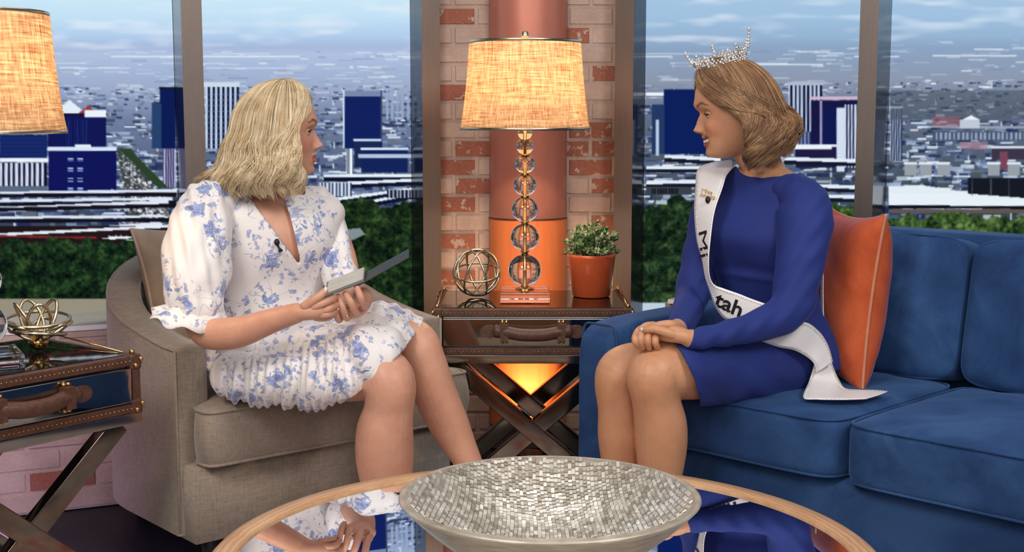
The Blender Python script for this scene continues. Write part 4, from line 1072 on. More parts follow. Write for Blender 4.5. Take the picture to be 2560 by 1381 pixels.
def headM(f, tilt, roll, tip_px, Y, scale, tip=(.1085, 0, -.034)):
    f = Vector(f).normalized(); l = Vector((0,0,1)).cross(f).normalized(); u = f.cross(l)
    R = Matrix((f, l, u)).transposed() @ Matrix.Rotation(tilt, 3, 'Y') @ Matrix.Rotation(roll, 3, 'X')
    T = W(tip_px[0], tip_px[1], Y) - R @ (Vector(tip)*scale)
    return Matrix.Translation(T) @ R.to_4x4() @ Matrix.Scale(scale, 4)
def torso(g, secs, l, f, grow=0.0, n=48):
    """secs: (centre, half width, front depth, back depth, lean)"""
    S2 = []
    for c, w, d, b in secs: S2.append((c, Vector(l)*(w+grow), Vector(f)*(d+grow), (b+grow)/(d+grow)))
    loft(g, S2, n, 6, 2.15)
FG = []
def finger(g, pts, r0, r1):
    n = len(pts); f = Geo(); limb(f, [(p, (r0+(r1-r0)*i/(n-1))*(1.05 if 0 < i < n-1 else 1)) for i, p in enumerate(pts)], 16, 6); FG.append(f)
def add_fingers(v, f):
    g = Geo()
    for q in FG: g.join(q)
    FG.clear(); n = len(v); return np.concatenate([v, np.array(g.v)]), f+[tuple(i+n for i in q) for q in g.f]
M['nail'] = plain('pale_nail', (246,226,216), .2)
def nail(p, d, s=.006):
    g = Geo(); g.sphere((0,0,0), (s, s*.72, .0022), 12, 8); q = Vector(d[0]).to_track_quat('X', 'Z').to_matrix().to_4x4(); return g.tf(Matrix.Translation(p) @ q)

# ================ the blonde woman in the armchair ========================
l1 = Vector((.865, .50, 0)); f1 = Vector((.50, -.865, 0))
HM1 = headM((.995, .06, .0), .02, .0, (810, 364), 3.40, 1.03)
secs1 = [(W(640,900,3.46), .180, .135, .13), (W(645,840,3.46), .175, .125, .12), (W(660,765,3.45), .142, .112, .10), (W(672,700,3.44), .146, .115, .10),
         (W(690,630,3.42), .155, .130, .105), (W(696,580,3.41), .160, .118, .105), (W(700,535,3.40), .172, .088, .09), (W(700,505,3.40), .150, .070, .075), (W(704,485,3.395), .085, .055, .065), (W(706,470,3.39), .055, .050, .06)]
def body1(grow=0.0):
    g = Geo(); torso(g, secs1, l1, f1, grow); return g
person1 = thing('person', 'person with wavy blonde hair in a blue-flowered white dress, seated holding a tablet', 'person', (-.60, 3.46, 0))
pv1 = winv(person1)
g = body1(-.010)
hc = HM1.to_translation()
limb(g, [(W(706,500,3.40), .064), (W(704,468,3.40), .056), (hc+Vector((-.020,-.012,-.075)), .054), (hc+Vector((-.015,-.008,-.02)), .056)], 24)
g.join(head_geo(HM1, 0.0, .9))
# arms
limb(g, [(W(515,535,3.31), .045), (W(500,640,3.24), .046), (W(495,760,3.17), .042), (W(515,828,3.13), .040), (W(590,832,3.09), .0385), (W(680,802,3.05), .030), (W(742,783,3.02), .0245)], 20)
limb(g, [(W(815,545,3.47), .043), (W(850,640,3.44), .042), (W(872,715,3.37), .036), (W(900,742,3.26), .030), (W(905,745,3.17), .025)], 20)
# near hand under the tablet edge
limb(g, [(W(742,783,3.02), .024), (W(768,779,3.015), .025), (W(800,776,3.02), .024), (W(822,778,3.03), .016)], 18, ratio=.85)
finger(g, [W(762,766,3.00), W(785,750,2.995), W(802,738,2.995), W(813,727,3.0)], .0110, .0078)
finger(g, [W(785,768,3.00), W(808,758,3.00), W(828,750,3.02), W(838,744,3.05)], .0095, .0072)
finger(g, [W(800,780,3.01), W(822,772,3.01), W(838,764,3.04), W(846,760,3.07)], .0095, .0072)
finger(g, [W(800,788,3.01), W(818,787,3.01), W(832,783,3.03), W(840,780,3.06)], .0090, .0070)
finger(g, [W(790,795,3.02), W(808,797,3.02), W(822,795,3.03), W(828,792,3.05)], .0080, .0062)
# far hand, its four fingers curled round the lower edge towards us
limb(g, [(W(908,748,3.17), .026), (W(893,768,3.14), .030), (W(872,780,3.11), .026), (W(856,786,3.10), .018)], 18, ratio=.7)
for a, b, c, r in (((846,800),(838,780),(834,760),.0082), ((866,794),(855,768),(844,742),.0094), ((890,783),(878,758),(864,735),.0096), ((910,765),(902,744),(893,722),.0096)):
    finger(g, [W(a[0]+6,a[1]-4,3.11), W(a[0],a[1],3.08), W(b[0],b[1],3.055), W(c[0],c[1],3.065)], r, r*.8)
# legs
limb(g, [(W(615,915,3.36), .088), (W(750,925,3.26), .082), (W(880,930,3.17), .074), (W(955,935,3.11), .066), (W(975,965,3.09), .0635), (W(972,1020,3.10), .061), (W(962,1080,3.11), .070), (W(962,1150,3.13), .0715),
         (W(968,1230,3.15), .060), (W(975,1330,3.18), .044), (W(980,1420,3.20), .036), (W(982,1452,3.21), .036)], 26)
limb(g, [(W(700,880,3.52), .088), (W(850,862,3.42), .080), (W(970,848,3.33), .068), (W(1035,858,3.28), .060), (W(1060,905,3.27), .056), (W(1088,985,3.28), .056), (W(1122,1060,3.29), .052),
         (W(1155,1125,3.29), .041), (W(1190,1195,3.28), .032), (W(1215,1250,3.27), .030)], 24)
for a, b in ((W(982,1452,3.21), Vector((.05,-.14,0))), (W(1215,1250,3.27), Vector((.10,-.09,-.06)))):
    limb(g, [(a, .034), (a+b*.4+Vector((0,0,-.018)), .033), (a+b+Vector((0,0,-.03)), .026)], 16, ratio=.8, hint=(0,0,1))
v, n, f = fuse(g, .0034, 3, .45); v, f = add_fingers(v, f)
M['skin1'] = skin_mat('fair_skin', (204,146,120), (222,168,142), (190,100,92), HM1)
body = obj('body', (v, f), M['skin1'], person1, True, pv1); face_attrs(body, v, HM1, 0)
eyes(HM1, person1, pv1, M['skin1'], .35)
M['hair1'] = hair_mat('blonde_hair', (170,138,98), (230,204,162), (254,240,210))
def env1(t, z):
    b = (1-math.cos(t))/2; sd = abs(math.sin(t)); r = .094+.034*b+.012*sd
    if z < 0: r += (.008+.030*b+.014*sd)*min(1, -z/.11)
    return r
def zend1(t): return -.150-.012*math.cos(t-1.0)
def fth1(z): return float(np.interp(z, [-.02, .0, .03, .055, .075], [1.08, 1.06, .98, .40, .0]))
def zend1(t): return -.158+.040*max(0, math.cos(t))-.004*math.cos(2*t)
hair(HM1, person1, pv1, M['hair1'], env1, zend1, (.012, .02), .00066, fth1, 260, 24, .0125, 5, 2.5, 1, .010, .5, lambda t: abs(abs(t)-PI) < .30)
for p, d in (((815,723), 3.0),):
    obj('fingernail', Geo().sphere(W(p[0]-1,p[1]+1,2.9925), (.0045,.0022,.0062), 12, 8), M['nail'], person1, True, pv1)
# ---- floral dress
m = NT('floral_chiffon'); v_ = m.coord()
def blossom(scale, petals, r0, amp, rand):
    """print motif: a lobed flower in each cell of a Voronoi pattern -> mask"""
    nd = m.new('ShaderNodeTexNoise'); nd.inputs['Scale'].default_value = scale*1.6; m.link(v_, nd.inputs['Vector'])
    ad = m.new('ShaderNodeMix', data_type='VECTOR'); ad.inputs[0].default_value = .55/scale; m.link(v_, ad.inputs[4]); m.link(nd.outputs['Color'], ad.inputs[5])
    sc_ = m.new('ShaderNodeVectorMath', operation='SCALE'); sc_.inputs['Scale'].default_value = scale; m.link(ad.outputs[1], sc_.inputs[0])
    w = m.new('ShaderNodeTexVoronoi', feature='F1'); w.inputs['Scale'].default_value = 1; w.inputs['Randomness'].default_value = rand; m.link(sc_.outputs[0], w.inputs['Vector'])
    df_ = m.new('ShaderNodeVectorMath', operation='SUBTRACT'); m.link(sc_.outputs[0], df_.inputs[0]); m.link(w.outputs['Position'], df_.inputs[1])
    sp = m.new('ShaderNodeSeparateXYZ'); m.link(df_.outputs[0], sp.inputs[0]); wc = m.new('ShaderNodeSeparateColor'); m.link(w.outputs['Color'], wc.inputs[0])
    ang = m.math('ARCTAN2', sp.outputs['Z'], m.math('ADD', sp.outputs['X'], m.math('MULTIPLY', sp.outputs['Y'], .6)))
    lob = m.math('COSINE', m.math('ADD', m.math('MULTIPLY', ang, petals), m.math('MULTIPLY', wc.outputs[0], 6.28)))
    rad = m.math('ADD', m.math('MULTIPLY', lob, amp), r0); d = w.outputs['Distance']
    out = m.ramp(m.math('SUBTRACT', rad, d), [(.0, (0,0,0)), (.03, (1,1,1))])
    ring_ = m.ramp(m.math('FRACT', m.math('MULTIPLY', m.math('DIVIDE', d, rad), 2.6)), [(.0, (.25,)*3), (.18, (1,1,1)), (.9, (1,1,1)), (1, (.25,)*3)])
    return m.math('MULTIPLY', out, ring_), wc.outputs[1]
cl = m.noise(v_, 7.5, 2, .5, .4)
b1, _r = blossom(17, 5, .36, .09, .9); b2, r2 = blossom(36, 2, .30, .15, 1.0); b3, r3 = blossom(60, 2, .26, .14, 1.0)
clm = m.ramp(cl, [(.475, (0,0,0)), (.495, (1,1,1))]); clo = m.ramp(cl, [(.415, (0,0,0)), (.44, (1,1,1))])
stem = m.ramp(m.noise(v_, 15, 1, .5, .8), [(.490, (0,0,0)), (.498, (1,1,1)), (.502, (1,1,1)), (.510, (0,0,0))])
f_ = m.math('MAXIMUM', m.math('MULTIPLY', clm, b1), m.math('MAXIMUM', m.math('MULTIPLY', clo, m.math('MULTIPLY', b2, .85)), m.math('MULTIPLY', clo, m.math('MULTIPLY', m.math('MAXIMUM', stem, m.math('MULTIPLY', b3, m.math('GREATER_THAN', r3, .5))), .7))))
blue = m.ramp(m.noise(v_, 60, 2), [(.35, lin((84,106,176))), (.65, lin((146,166,216)))])
m.base(m.mix(m.math('MULTIPLY', f_, .92), (.86,.815,.80,1), blue)); m.set(Roughness=.6, Sheen_Weight=.3, Subsurface_Weight=.0); m.bump(m.noise(v_, 40, 3), .25, .004); M['floral'] = m.mat
VN = [(590,440),(622,488),(684,574),(748,658),(742,612),(724,545),(704,477),(712,440)]
g = body1(.006)
# skirt over both thighs and the gathered fall on the near side
limb(g, [(W(620,890,3.42), .130), (W(740,902,3.30), .112), (W(850,905,3.20), .098), (W(940,900,3.13), .092)], 28, ratio=.95)
limb(g, [(W(700,868,3.50), .120), (W(850,850,3.42), .105), (W(960,838,3.34), .086), (W(1040,846,3.29), .056), (W(1075,852,3.27), .045)], 28)
limb(g, [(W(660,880,3.46), .115), (W(800,880,3.36), .105), (W(900,872,3.27), .095), (W(985,865,3.22), .070)], 28)
limb(g, [(W(585,940,3.28), .064), (W(680,946,3.22), .070), (W(770,950,3.15), .071), (W(850,945,3.09), .068)], 24)
v, n, f = fuse(g, .0042, 6, .5)
px, py = PXY(v)
# gathers of the near flounce, creases at the waist
near_ = sm(-(v[:, 1]), -3.42, -3.22); top = 905-np.clip(px-560, 0, 300)*.30
fl = sm(py, top, top+30)*sm(px, 540, 570)*(1-sm(px, 840, 900))*near_
ph = .062*px + 2.8*np.sin(px*.019)+2.0*np.sin(px*.043)+.012*py; fold = np.sign(np.sin(ph))*np.abs(np.sin(ph))**.8
v = v + n*((.0065*fold*fl*sm(py, top, top+60)+.004*np.sin(px*.31+py*.02)*fl))[:, None]
seam = G_(py-(top+6), 7)*near_*sm(px, 540, 570)*(1-sm(px, 800, 880)); v = v - n*(.006*seam)[:, None]
lap = near_*0+sm(px, 760, 860)*sm(py, 800, 830)
v = v + n*(.0045*lap*np.sin((px-py*.35)*.075+1.5*np.sin(py*.03)))[:, None]
ww = G_(py-(800-(px-650)*.10), 26)*(py > 700); v = v + n*(.0035*ww*np.sin(px*.16+py*.05))[:, None]
bl = sm(py, 560, 700)*(1-sm(py, 740, 790)); v = v + n*(.0030*bl*np.sin(px*.055+py*.035)*np.sin(py*.028+px*.01))[:, None]
px, py = PXY(v)
front = (v - np.array(W(700,560,3.42))) @ np.array([f1.x, f1.y, 0]) > -.01
kill = inpoly(px, py, VN) & front
kill |= (py < 483+np.abs(px-700)*.06) & (np.abs(px-700) < 62)
hx = np.array([835, 900, 960, 1010, 1052, 1068]); hy = np.array([1030, 985, 935, 880, 822, 790])
kill |= (px > 830) & (py > np.interp(px, hx, hy)-4)
kill |= (px > 1060) & (py > 600)
v, f, _ = cut(v, f, kill)
dress = obj('dress', (v, f), M['floral'], person1, True, pv1); sd = dress.modifiers.new('s', 'SOLIDIFY'); sd.thickness = .0025; sd.offset = 0
dress['label'] = 'white v-neck dress with blue flower print'
def sleeve(name, pts, cuff, seed):
    g = Geo(); limb(g, pts, 30, 6); v, n, f = fuse(g, .0042, 4, .5)
    px, py = PXY(v); v = v + n*(.0032*np.sin(px*.10+seed)*np.sin(py*.045+seed*2)+.0022*np.sin(px*.19-py*.03))[:, None]
    return v, n, f
v, n, f = sleeve('sleeve', [(W(565,510,3.335), .050), (W(520,515,3.28), .066), (W(500,580,3.235), .082), (W(492,660,3.20), .084), (W(488,725,3.17), .078), (W(498,768,3.15), .060)], 1, 1.0)
sl = obj('sleeve', (v, f), M['floral'], person1, True, pv1)
g = Geo()
P = []
cA, cB = W(478,775,3.15), W(476,806,3.125)       # flared cuff
vv = []; ff = []; n_ = 64
ax = Vector((.80, .15, -.05)).normalized(); ay = Vector((-.12, .92, .2)).normalized()
for i, (c, a, b) in enumerate(((W(500,755,3.16), .050, .05), (W(492,772,3.15), .062, .055), (W(480,788,3.135), .078, .062), (W(470,800,3.13), .088, .070))):
    for j in range(n_):
        t = 2*PI*j/n_; rr = 1+.05*math.sin(9*t+i*.4)*i/3
        vv.append(c+ax*a*rr*math.cos(t)+ay*b*rr*math.sin(t)+Vector((0,0,-.012*math.cos(t)*i/3+.006*math.sin(7*t)*i/3)))
for i in range(3):
    for j in range(n_): ff.append((i*n_+j, i*n_+(j+1)%n_, (i+1)*n_+(j+1)%n_, (i+1)*n_+j))
g.add(vv, ff); o = obj('cuff', g, M['floral'], sl, True, Matrix.Identity(4)); s_ = o.modifiers.new('s', 'SOLIDIFY'); s_.thickness = .003
v, n, f = sleeve('sleeve', [(W(765,505,3.45), .046), (W(800,525,3.47), .056), (W(822,600,3.45), .056), (W(842,665,3.42), .052), (W(862,712,3.38), .044)], 1, 3.0)
obj('sleeve', (v, f), M['floral'], person1, True, pv1)
# ring on the far hand
g = Geo(); ring(g, W(873,782,3.075), .0105, Euler((1.0,.5,.3)).to_matrix(), .0013, 30); g.sphere(W(868,791,3.06), .0038, 8, 6)
obj('ring', g, M['silvergold'], person1, True, pv1)
# lapel microphones
def mic(name_lbl, p, par_loc):
    t = thing('lapel_microphone', name_lbl, 'microphone', p); pv = winv(t)
    obj('capsule', Geo().sphere(p, (.007,.007,.009), 14, 10), M['black'], t, True, pv)
    g = Geo(); g.tube([p+Vector((.002,0,-.008)), p+Vector((.006,0,-.016)), p+Vector((.014,0,-.022))], .0028, 8); g.sphere(p+Vector((.008,-.001,-.021)), .005, 8, 6)
    obj('clip', g, M['black'], t, True, pv); return t
mic('small black clip-on microphone at the neckline of the floral dress', W(692,606,3.272), None)
# ---- tablet in an open dark cover
tb_ = thing('tablet', 'thin dark tablet in an open cover held by the blonde woman', 'tablet', W(868,724,3.06)); pv = winv(tb_)
def slab(a, b, far, th, inset=0):
    a, b = Vector(a), Vector(b); e = (b-a); nr = e.cross(far).normalized()*th
    if nr.z < 0: nr = -nr
    c0 = [a, b, b+far, a+far]; return Geo().add(c0+[p+nr for p in c0], [(0,3,2,1),(4,5,6,7),(0,1,5,4),(1,2,6,5),(2,3,7,6),(3,0,4,7)])
a = W(812,745,3.03); b = W(912,706,3.07); far = Vector((-.012, .135, .015))
M['dkcover'] = plain('dark_green_cover', (52,56,52), .5); M['paper'] = plain('off_white_paper', (206,200,190), .6); M['grayedge'] = plain('grey_tablet', (110,108,104), .35)
bevel(recalc(obj('tablet_body', slab(a, b, far, .007), M['grayedge'], tb_, False, pv)), .002)
obj('paper_sheet', recalc(obj('x', slab(a.lerp(b,.03)+Vector((0,.006,.0085)), a.lerp(b,.95)+Vector((0,.006,.0085)), far*.92, .0012), M['paper'], tb_, False, pv)).data and Geo(), M['paper']) if False else None
recalc(obj('paper_sheet', slab(a.lerp(b,.03)+Vector((0,.006,.0085)), a.lerp(b,.95)+Vector((0,.006,.0085)), far*.92, .0012), M['paper'], tb_, False, pv))
c1_ = W(886,722,3.06); c2_ = W(1024,645,3.13); bevel(recalc(obj('cover_flap', slab(c1_, c2_, Vector((-.010,.12,.008)), .0035), M['dkcover'], tb_, False, pv)), .0015)
M['heel'] = plain('nude_shoe', (190,150,126), .35)

# ================ the woman in the blue dress ============================
l2_ = Vector((.69, -.72, 0)); f2 = Vector((-.72, -.69, 0))
HM2 = headM((-.994, -.10, .0), math.radians(11), 0, (1732, 328), 3.36, 1.045)
secs2 = [(W(1940,905,3.43), .180, .120, .135), (W(1938,850,3.43), .172, .115, .125), (W(1925,770,3.42), .138, .105, .100), (W(1918,715,3.41), .134, .105, .095),
         (W(1908,650,3.40), .142, .118, .098), (W(1900,590,3.39), .150, .132, .100), (W(1902,540,3.39), .158, .110, .098), (W(1906,490,3.39), .168, .080, .088), (W(1908,455,3.39), .150, .062, .070), (W(1908,432,3.39), .098, .052, .060), (W(1905,412,3.39), .058, .048, .052)]
person2 = thing('person', 'person with light brown hair in a royal blue dress and crown, seated on sofa', 'person', (.70, 3.42, 0))
pv2 = winv(person2)
g = Geo(); torso(g, secs2, l2_, f2, -.007)
hc = HM2.to_translation()
limb(g, [(W(1908,440,3.39), .062), (W(1902,410,3.39), .052), (hc+Vector((.030,.014,-.070)), .050), (hc+Vector((.02,.008,-.02)), .056)], 24)
g.join(head_geo(HM2, 1.0, 0.0))
limb(g, [(W(1990,520,3.28), .050), (W(2000,640,3.22), .044), (W(1985,762,3.18), .040), (W(1850,828,3.08), .027), (W(1760,845,3.03), .0225), (W(1722,847,3.01), .0220)], 20)
limb(g, [(W(1800,500,3.50), .045), (W(1755,640,3.45), .042), (W(1730,745,3.40), .038), (W(1705,805,3.25), .028), (W(1688,828,3.15), .023)], 20)
# clasped hands: near hand over, its fingers folded round the far one
limb(g, [(W(1722,846,3.01), .0225), (W(1698,838,3.01), .0250), (W(1670,835,3.025), .0250), (W(1646,833,3.035), .0215)], 18, ratio=.8)
limb(g, [(W(1690,826,3.14), .023), (W(1665,825,3.085), .026), (W(1632,834,3.06), .0265), (W(1610,842,3.05), .022)], 18, ratio=.85)
finger(g, [W(1688,838,3.00), W(1664,831,2.995), W(1636,823,2.995), W(1611,826,3.005)], .0118, .0082)      # near thumb laid across
finger(g, [W(1692,818,3.04), W(1676,812,3.02), W(1654,813,3.015), W(1634,817,3.02)], .0112, .0088)      # far thumb
for pts, r in ((((1606,834),(1590,840),(1588,854),(1597,868)),.0086), (((1618,830),(1604,836),(1602,852),(1607,869)),.0092), (((1634,832),(1621,838),(1619,853),(1623,870)),.0094), (((1652,838),(1640,843),(1638,856),(1643,869)),.0092)):
    finger(g, [W(*p, y_) for p, y_ in zip(pts, (3.03, 3.008, 2.998, 3.012))], r, r*.84)
for pts, r in ((((1622,820),(1604,822),(1592,832),(1586,846)),.0086), (((1634,813),(1616,815),(1603,824),(1597,834)),.0088)):
    finger(g, [W(*p, y_) for p, y_ in zip(pts, (3.05, 3.035, 3.025, 3.03))], r, r*.82)
# legs
limb(g, [(W(1950,912,3.35), .082), (W(1820,915,3.20), .080), (W(1720,922,3.10), .076), (W(1650,928,3.05), .068), (W(1634,948,3.035), .064), (W(1640,1000,3.045), .058), (W(1651,1060,3.06), .0635), (W(1653,1120,3.075), .0625),
         (W(1650,1200,3.09), .052), (W(1646,1300,3.11), .038), (W(1644,1400,3.13), .031), (W(1644,1436,3.14), .032)], 26)
limb(g, [(W(1880,905,3.47), .080), (W(1720,912,3.30), .075), (W(1610,918,3.19), .066), (W(1556,928,3.14), .060), (W(1542,960,3.135), .055), (W(1545,1020,3.14), .050), (W(1550,1080,3.15), .0555), (W(1553,1140,3.16), .052),
         (W(1560,1230,3.18), .042), (W(1568,1330,3.20), .033), (W(1572,1395,3.21), .031)], 24)
for a in (W(1644,1436,3.14), W(1572,1400,3.21)):
    b = Vector((-.09,-.10,0)); limb(g, [(a, .031), (a+b*.45+Vector((0,0,-.016)), .030), (a+b+Vector((0,0,-.03)), .024)], 16, ratio=.8)
v, n, f = fuse(g, .0034, 3, .45); v, f = add_fingers(v, f)
M['skin2'] = skin_mat('warm_skin', (198,140,104), (216,160,124), (170,88,84), HM2)
body = obj('body', (v, f), M['skin2'], person2, True, pv2); face_attrs(body, v, HM2, 1)
eyes(HM2, person2, pv2, M['skin2'], .75)
g = Geo(); P = []
for i in range(15):
    a = -1+2*i/14; P.append(Vector((.0835-.012*a*a, .0185*a, -.0655+.0052*a*a)))
g.tube(P, [.0012]+[.0034]*13+[.0012], 8, flat=((0,0,1), 1.05)); obj('teeth', g.tf(HM2), M['teeth'], person2, True, pv2)
M['hair2'] = hair_mat('light_brown_hair', (98,64,40), (146,106,70), (196,156,112))
def env2(t, z):
    b = (1-math.cos(t))/2; sd = abs(math.sin(t)); r = .096+.026*b+.010*sd
    if z < 0: r += (.004+.020*b+.014*sd)*min(1, -z/.05)-.016*max(0, (-z-.07)/.05)
    return r
def zend2(t): return -.128-.010*math.cos(t)
def fth2(z): return float(np.interp(z, [-.034, .0, .014, .050, .088, .098], [1.50, 1.20, 1.02, .62, .12, 0]))
hair(HM2, person2, pv2, M['hair2'], env2, zend2, (.02, -.02), .00066, fth2, 280, 24, .0175, 8, 3.2, -1, .03, .8, None, -.5)
# ---- blue dress
m = NT('royal_blue_crepe'); v_ = m.coord(); m.base(m.ramp(m.noise(v_, 5, 3), [(.3, lin((34,46,110))), (.7, lin((41,57,128)))])); m.set(Roughness=.75, Sheen_Weight=.25, Specular_IOR_Level=.25); m.bump(m.noise(v_, 500, 2), .15, .0008); M['royal'] = m.mat
m.b.inputs['Sheen Tint'].default_value = rgba((120,140,220))
g = Geo(); torso(g, secs2, l2_, f2, .005)
limb(g, [(W(1955,902,3.36), .110), (W(1830,914,3.21), .097), (W(1745,924,3.11), .088), (W(1690,930,3.06), .084)], 28)
limb(g, [(W(1890,895,3.47), .105), (W(1770,905,3.34), .094), (W(1670,912,3.22), .084), (W(1610,918,3.16), .078)], 28)
limb(g, [(W(1925,905,3.41), .100), (W(1800,915,3.27), .090), (W(1700,925,3.15), .080)], 28)
v, n, f = fuse(g, .0042, 5, .5)
px, py = PXY(v)
fac = G_(py-(672+(px-1860)*.16), 16)*(px > 1790)*(px < 1960); v = v - n*(.005*fac)[:, None]
fac = G_(py-(690+(px-1860)*.16), 8)*(px > 1790)*(px < 1960); v = v + n*(.004*fac)[:, None]
kn = sm(py, 840, 880)*(1-sm(px, 1990, 2060)); v = v + n*(.0022*kn*np.sin(px*.05-py*.07)*np.sin(px*.02+1))[:, None]
px, py = PXY(v)
NK = [(1822,300),(1836,404),(1848,428),(1870,440),(1905,444),(1950,440),(1990,434),(2022,426),(2048,416),(2066,300)]
kill = inpoly(px, py, NK) & (py < 446)
kill |= (px < 1748) & (px < np.interp(py, [860,900,950,1000], [1688,1710,1735,1748])) & (py > 850)
v, f, _ = cut(v, f, kill)
dress = obj('dress', (v, f), M['royal'], person2, True, pv2); sd = dress.modifiers.new('s', 'SOLIDIFY'); sd.thickness = .0025; sd.offset = 0
def bsleeve(pts, seed):
    g = Geo(); limb(g, pts, 30, 6); v, n, f = fuse(g, .0038, 4, .5); px, py = PXY(v)
    v = v + n*(.0018*np.sin(px*.06+py*.05+seed)*np.sin(py*.045-px*.03)+.0012*np.sin(px*.13+py*.10))[:, None]
    return obj('sleeve', (v, f), M['royal'], person2, True, pv2)
bsleeve([(W(1972,478,3.30), .048), (W(2003,508,3.275), .068), (W(2010,560,3.25), .074), (W(2004,630,3.22), .064), (W(1992,700,3.20), .058), (W(1982,752,3.18), .054), (W(1958,786,3.155), .049), (W(1900,813,3.11), .040), (W(1820,834,3.06), .032), (W(1752,846,3.02), .0255), (W(1730,849,3.012), .0235)], 1)
bsleeve([(W(1815,480,3.49), .046), (W(1785,520,3.50), .056), (W(1762,610,3.47), .053), (W(1742,690,3.43), .050), (W(1728,748,3.39), .046), (W(1712,790,3.29), .038), (W(1698,815,3.20), .030)], 5)
# ---- white sash with rhinestone edge
m = NT('white_satin'); m.base(m.ramp(m.noise(m.coord(), 7, 2), [(.3, lin((238,232,232))), (.7, lin((250,246,245)))])); m.set(Roughness=.35, Sheen_Weight=.2); m.bump(m.noise(m.coord(), 25, 3), .2, .004); M['satin'] = m.mat
M['stone'] = plain('rhinestone', (240,238,236), .16, .55)
M['inkblack'] = plain('black_lettering', (14,14,18), .6); M['gold'] = plain('gold_lettering', (196,158,96), .4)
def ribbon(name, edges, par, pv, stones=True, sub=8):
    """edges: (left point, right point) rows"""
    A = cr([tuple(a)+tuple(b) for a, b in edges], sub); n = len(A); vv = []; ff = []; K = 7
    for r in A:
        a, b = Vector(r[:3]), Vector(r[3:])
        for k in range(K):
            t = k/(K-1); vv.append(a.lerp(b, t)+Vector((0, -.004*math.sin(PI*t), 0)))
    for i in range(n-1):
        for k in range(K-1): ff.append((i*K+k, i*K+k+1, (i+1)*K+k+1, (i+1)*K+k))
    o = obj(name, Geo().add(vv, ff), M['satin'], par, True, pv); s_ = o.modifiers.new('s', 'SOLIDIFY'); s_.thickness = .0016; s_.offset = 0
    if stones:
        g = Geo()
        for side in (0, 3):
            P = [Vector(r[side:side+3]) for r in A]; Q = [Vector(r[3-side:6-side]) for r in A]; acc = 0
            for i in range(n-1):
                d = (P[i+1]-P[i]).length; k = acc
                while k < d:
                    p = P[i].lerp(P[i+1], k/d); q = Q[i].lerp(Q[i+1], k/d); w = (q-p); g.sphere(p+w.normalized()*min(.006, w.length*.3)+Vector((0,-.0035,0)), .0021, 6, 4); k += .0062
                acc = k-d
        obj('rhinestone_edging', g, M['stone'], o, True, Matrix.Identity(4))['kind'] = 'stuff'
    return o, A
sash_e = [((1826,400,3.47),(1832,404,3.44)), ((1775,408,3.475),(1834,416,3.40)), ((1744,425,3.43),(1816,440,3.33)), ((1739,470,3.385),(1806,470,3.30)), ((1736,530,3.35),(1786,530,3.275)), ((1742,600,3.325),(1776,600,3.265)),
          ((1755,650,3.315),(1772,650,3.265)), ((1762,690,3.31),(1774,690,3.27)), ((1772,722,3.30),(1785,712,3.27)), ((1786,762,3.285),(1810,722,3.262)), ((1805,792,3.27),(1850,736,3.245)), ((1828,806,3.255),(1880,748,3.225)), ((1860,824,3.23),(1926,764,3.20))]
sash_e = [(W(*a), W(*b)) for a, b in sash_e]
sash, SA_ = ribbon('sash', sash_e, person2, pv2); sash['label'] = 'white sash edged with rhinestones and black lettering'
tail_e = [((2056,640,3.42),(2060,640,3.41)), ((2052,720,3.40),(2058,720,3.38)), ((2046,820,3.36),(2060,800,3.34)), ((2040,870,3.30),(2068,860,3.30)), ((2034,915,3.25),(2082,915,3.27)), ((2022,955,3.22),(2100,955,3.25)), ]
flat_e = [((2008,994),(2115,972)), ((2040,999),(2150,975)), ((2110,1000),(2190,976)), ((2165,998),(2221,979))]
ribbon('sash_tail', [(W(*a), W(*b)) for a, b in tail_e]+[(WZ(a[0],a[1],.509), WZ(b[0],b[1],.511)) for a, b in flat_e], person2, pv2)
wrap_e = [((1902,853,3.17),(1906,850,3.17)), ((1945,868,3.185),(1960,834,3.18)), ((1985,876,3.195),(2008,806,3.20)), ((2020,895,3.21),(2046,828,3.225)), ((2036,912,3.215),(2070,864,3.24)), ((2040,932,3.225),(2082,905,3.245))]
ribbon('sash_wrap', [(W(*a), W(*b)) for a, b in wrap_e], person2, pv2)
def on_quad(text, quad, mat, par, pv, name):
    """lettering laid on the ribbon: quad = top-left, top-right, bottom-left corners of the line"""
    cu = bpy.data.curves.new('t', 'FONT'); cu.body = text; cu.size = 1; cu.extrude = 0; cu.offset = .018 if len(text) == 3 else 0.0
    o = bpy.data.objects.new('t', cu); COL.objects.link(o); dg = bpy.context.evaluated_depsgraph_get(); dg.update()
    me = bpy.data.meshes.new_from_object(o.evaluated_get(dg)); bpy.data.objects.remove(o)
    v = np.empty(len(me.vertices)*3); me.vertices.foreach_get('co', v); v = v.reshape(-1, 3)
    x = (v[:, 0]-v[:, 0].min())/(np.ptp(v[:, 0])); y = (v[:, 1]-v[:, 1].min())/np.ptp(v[:, 1])
    tl, tr, bl_ = [np.array(q) for q in quad]; P = bl_+x[:, None]*(tr-tl)+y[:, None]*(tl-bl_)
    f = [tuple(p.vertices) for p in me.polygons]; bpy.data.meshes.remove(me)
    P = np.array([tuple(SP(*proj(q))) for q in P])
    o = obj(name, (P, f), mat, par, False, pv); s_ = o.modifiers.new('s', 'SOLIDIFY'); s_.thickness = .001; s_.offset = 0; return o
Id = Matrix.Identity(4)
SPT = []
for r in cr([tuple(q) for q in SA_], 3):
    a_, b_ = Vector(r[:3]), Vector(r[3:])
    for k in range(17):
        p = a_.lerp(b_, k/16)+Vector((0, -.004*math.sin(PI*k/16), 0)); SPT.append(proj(p)+(p.y,))
SPT = np.array(SPT)
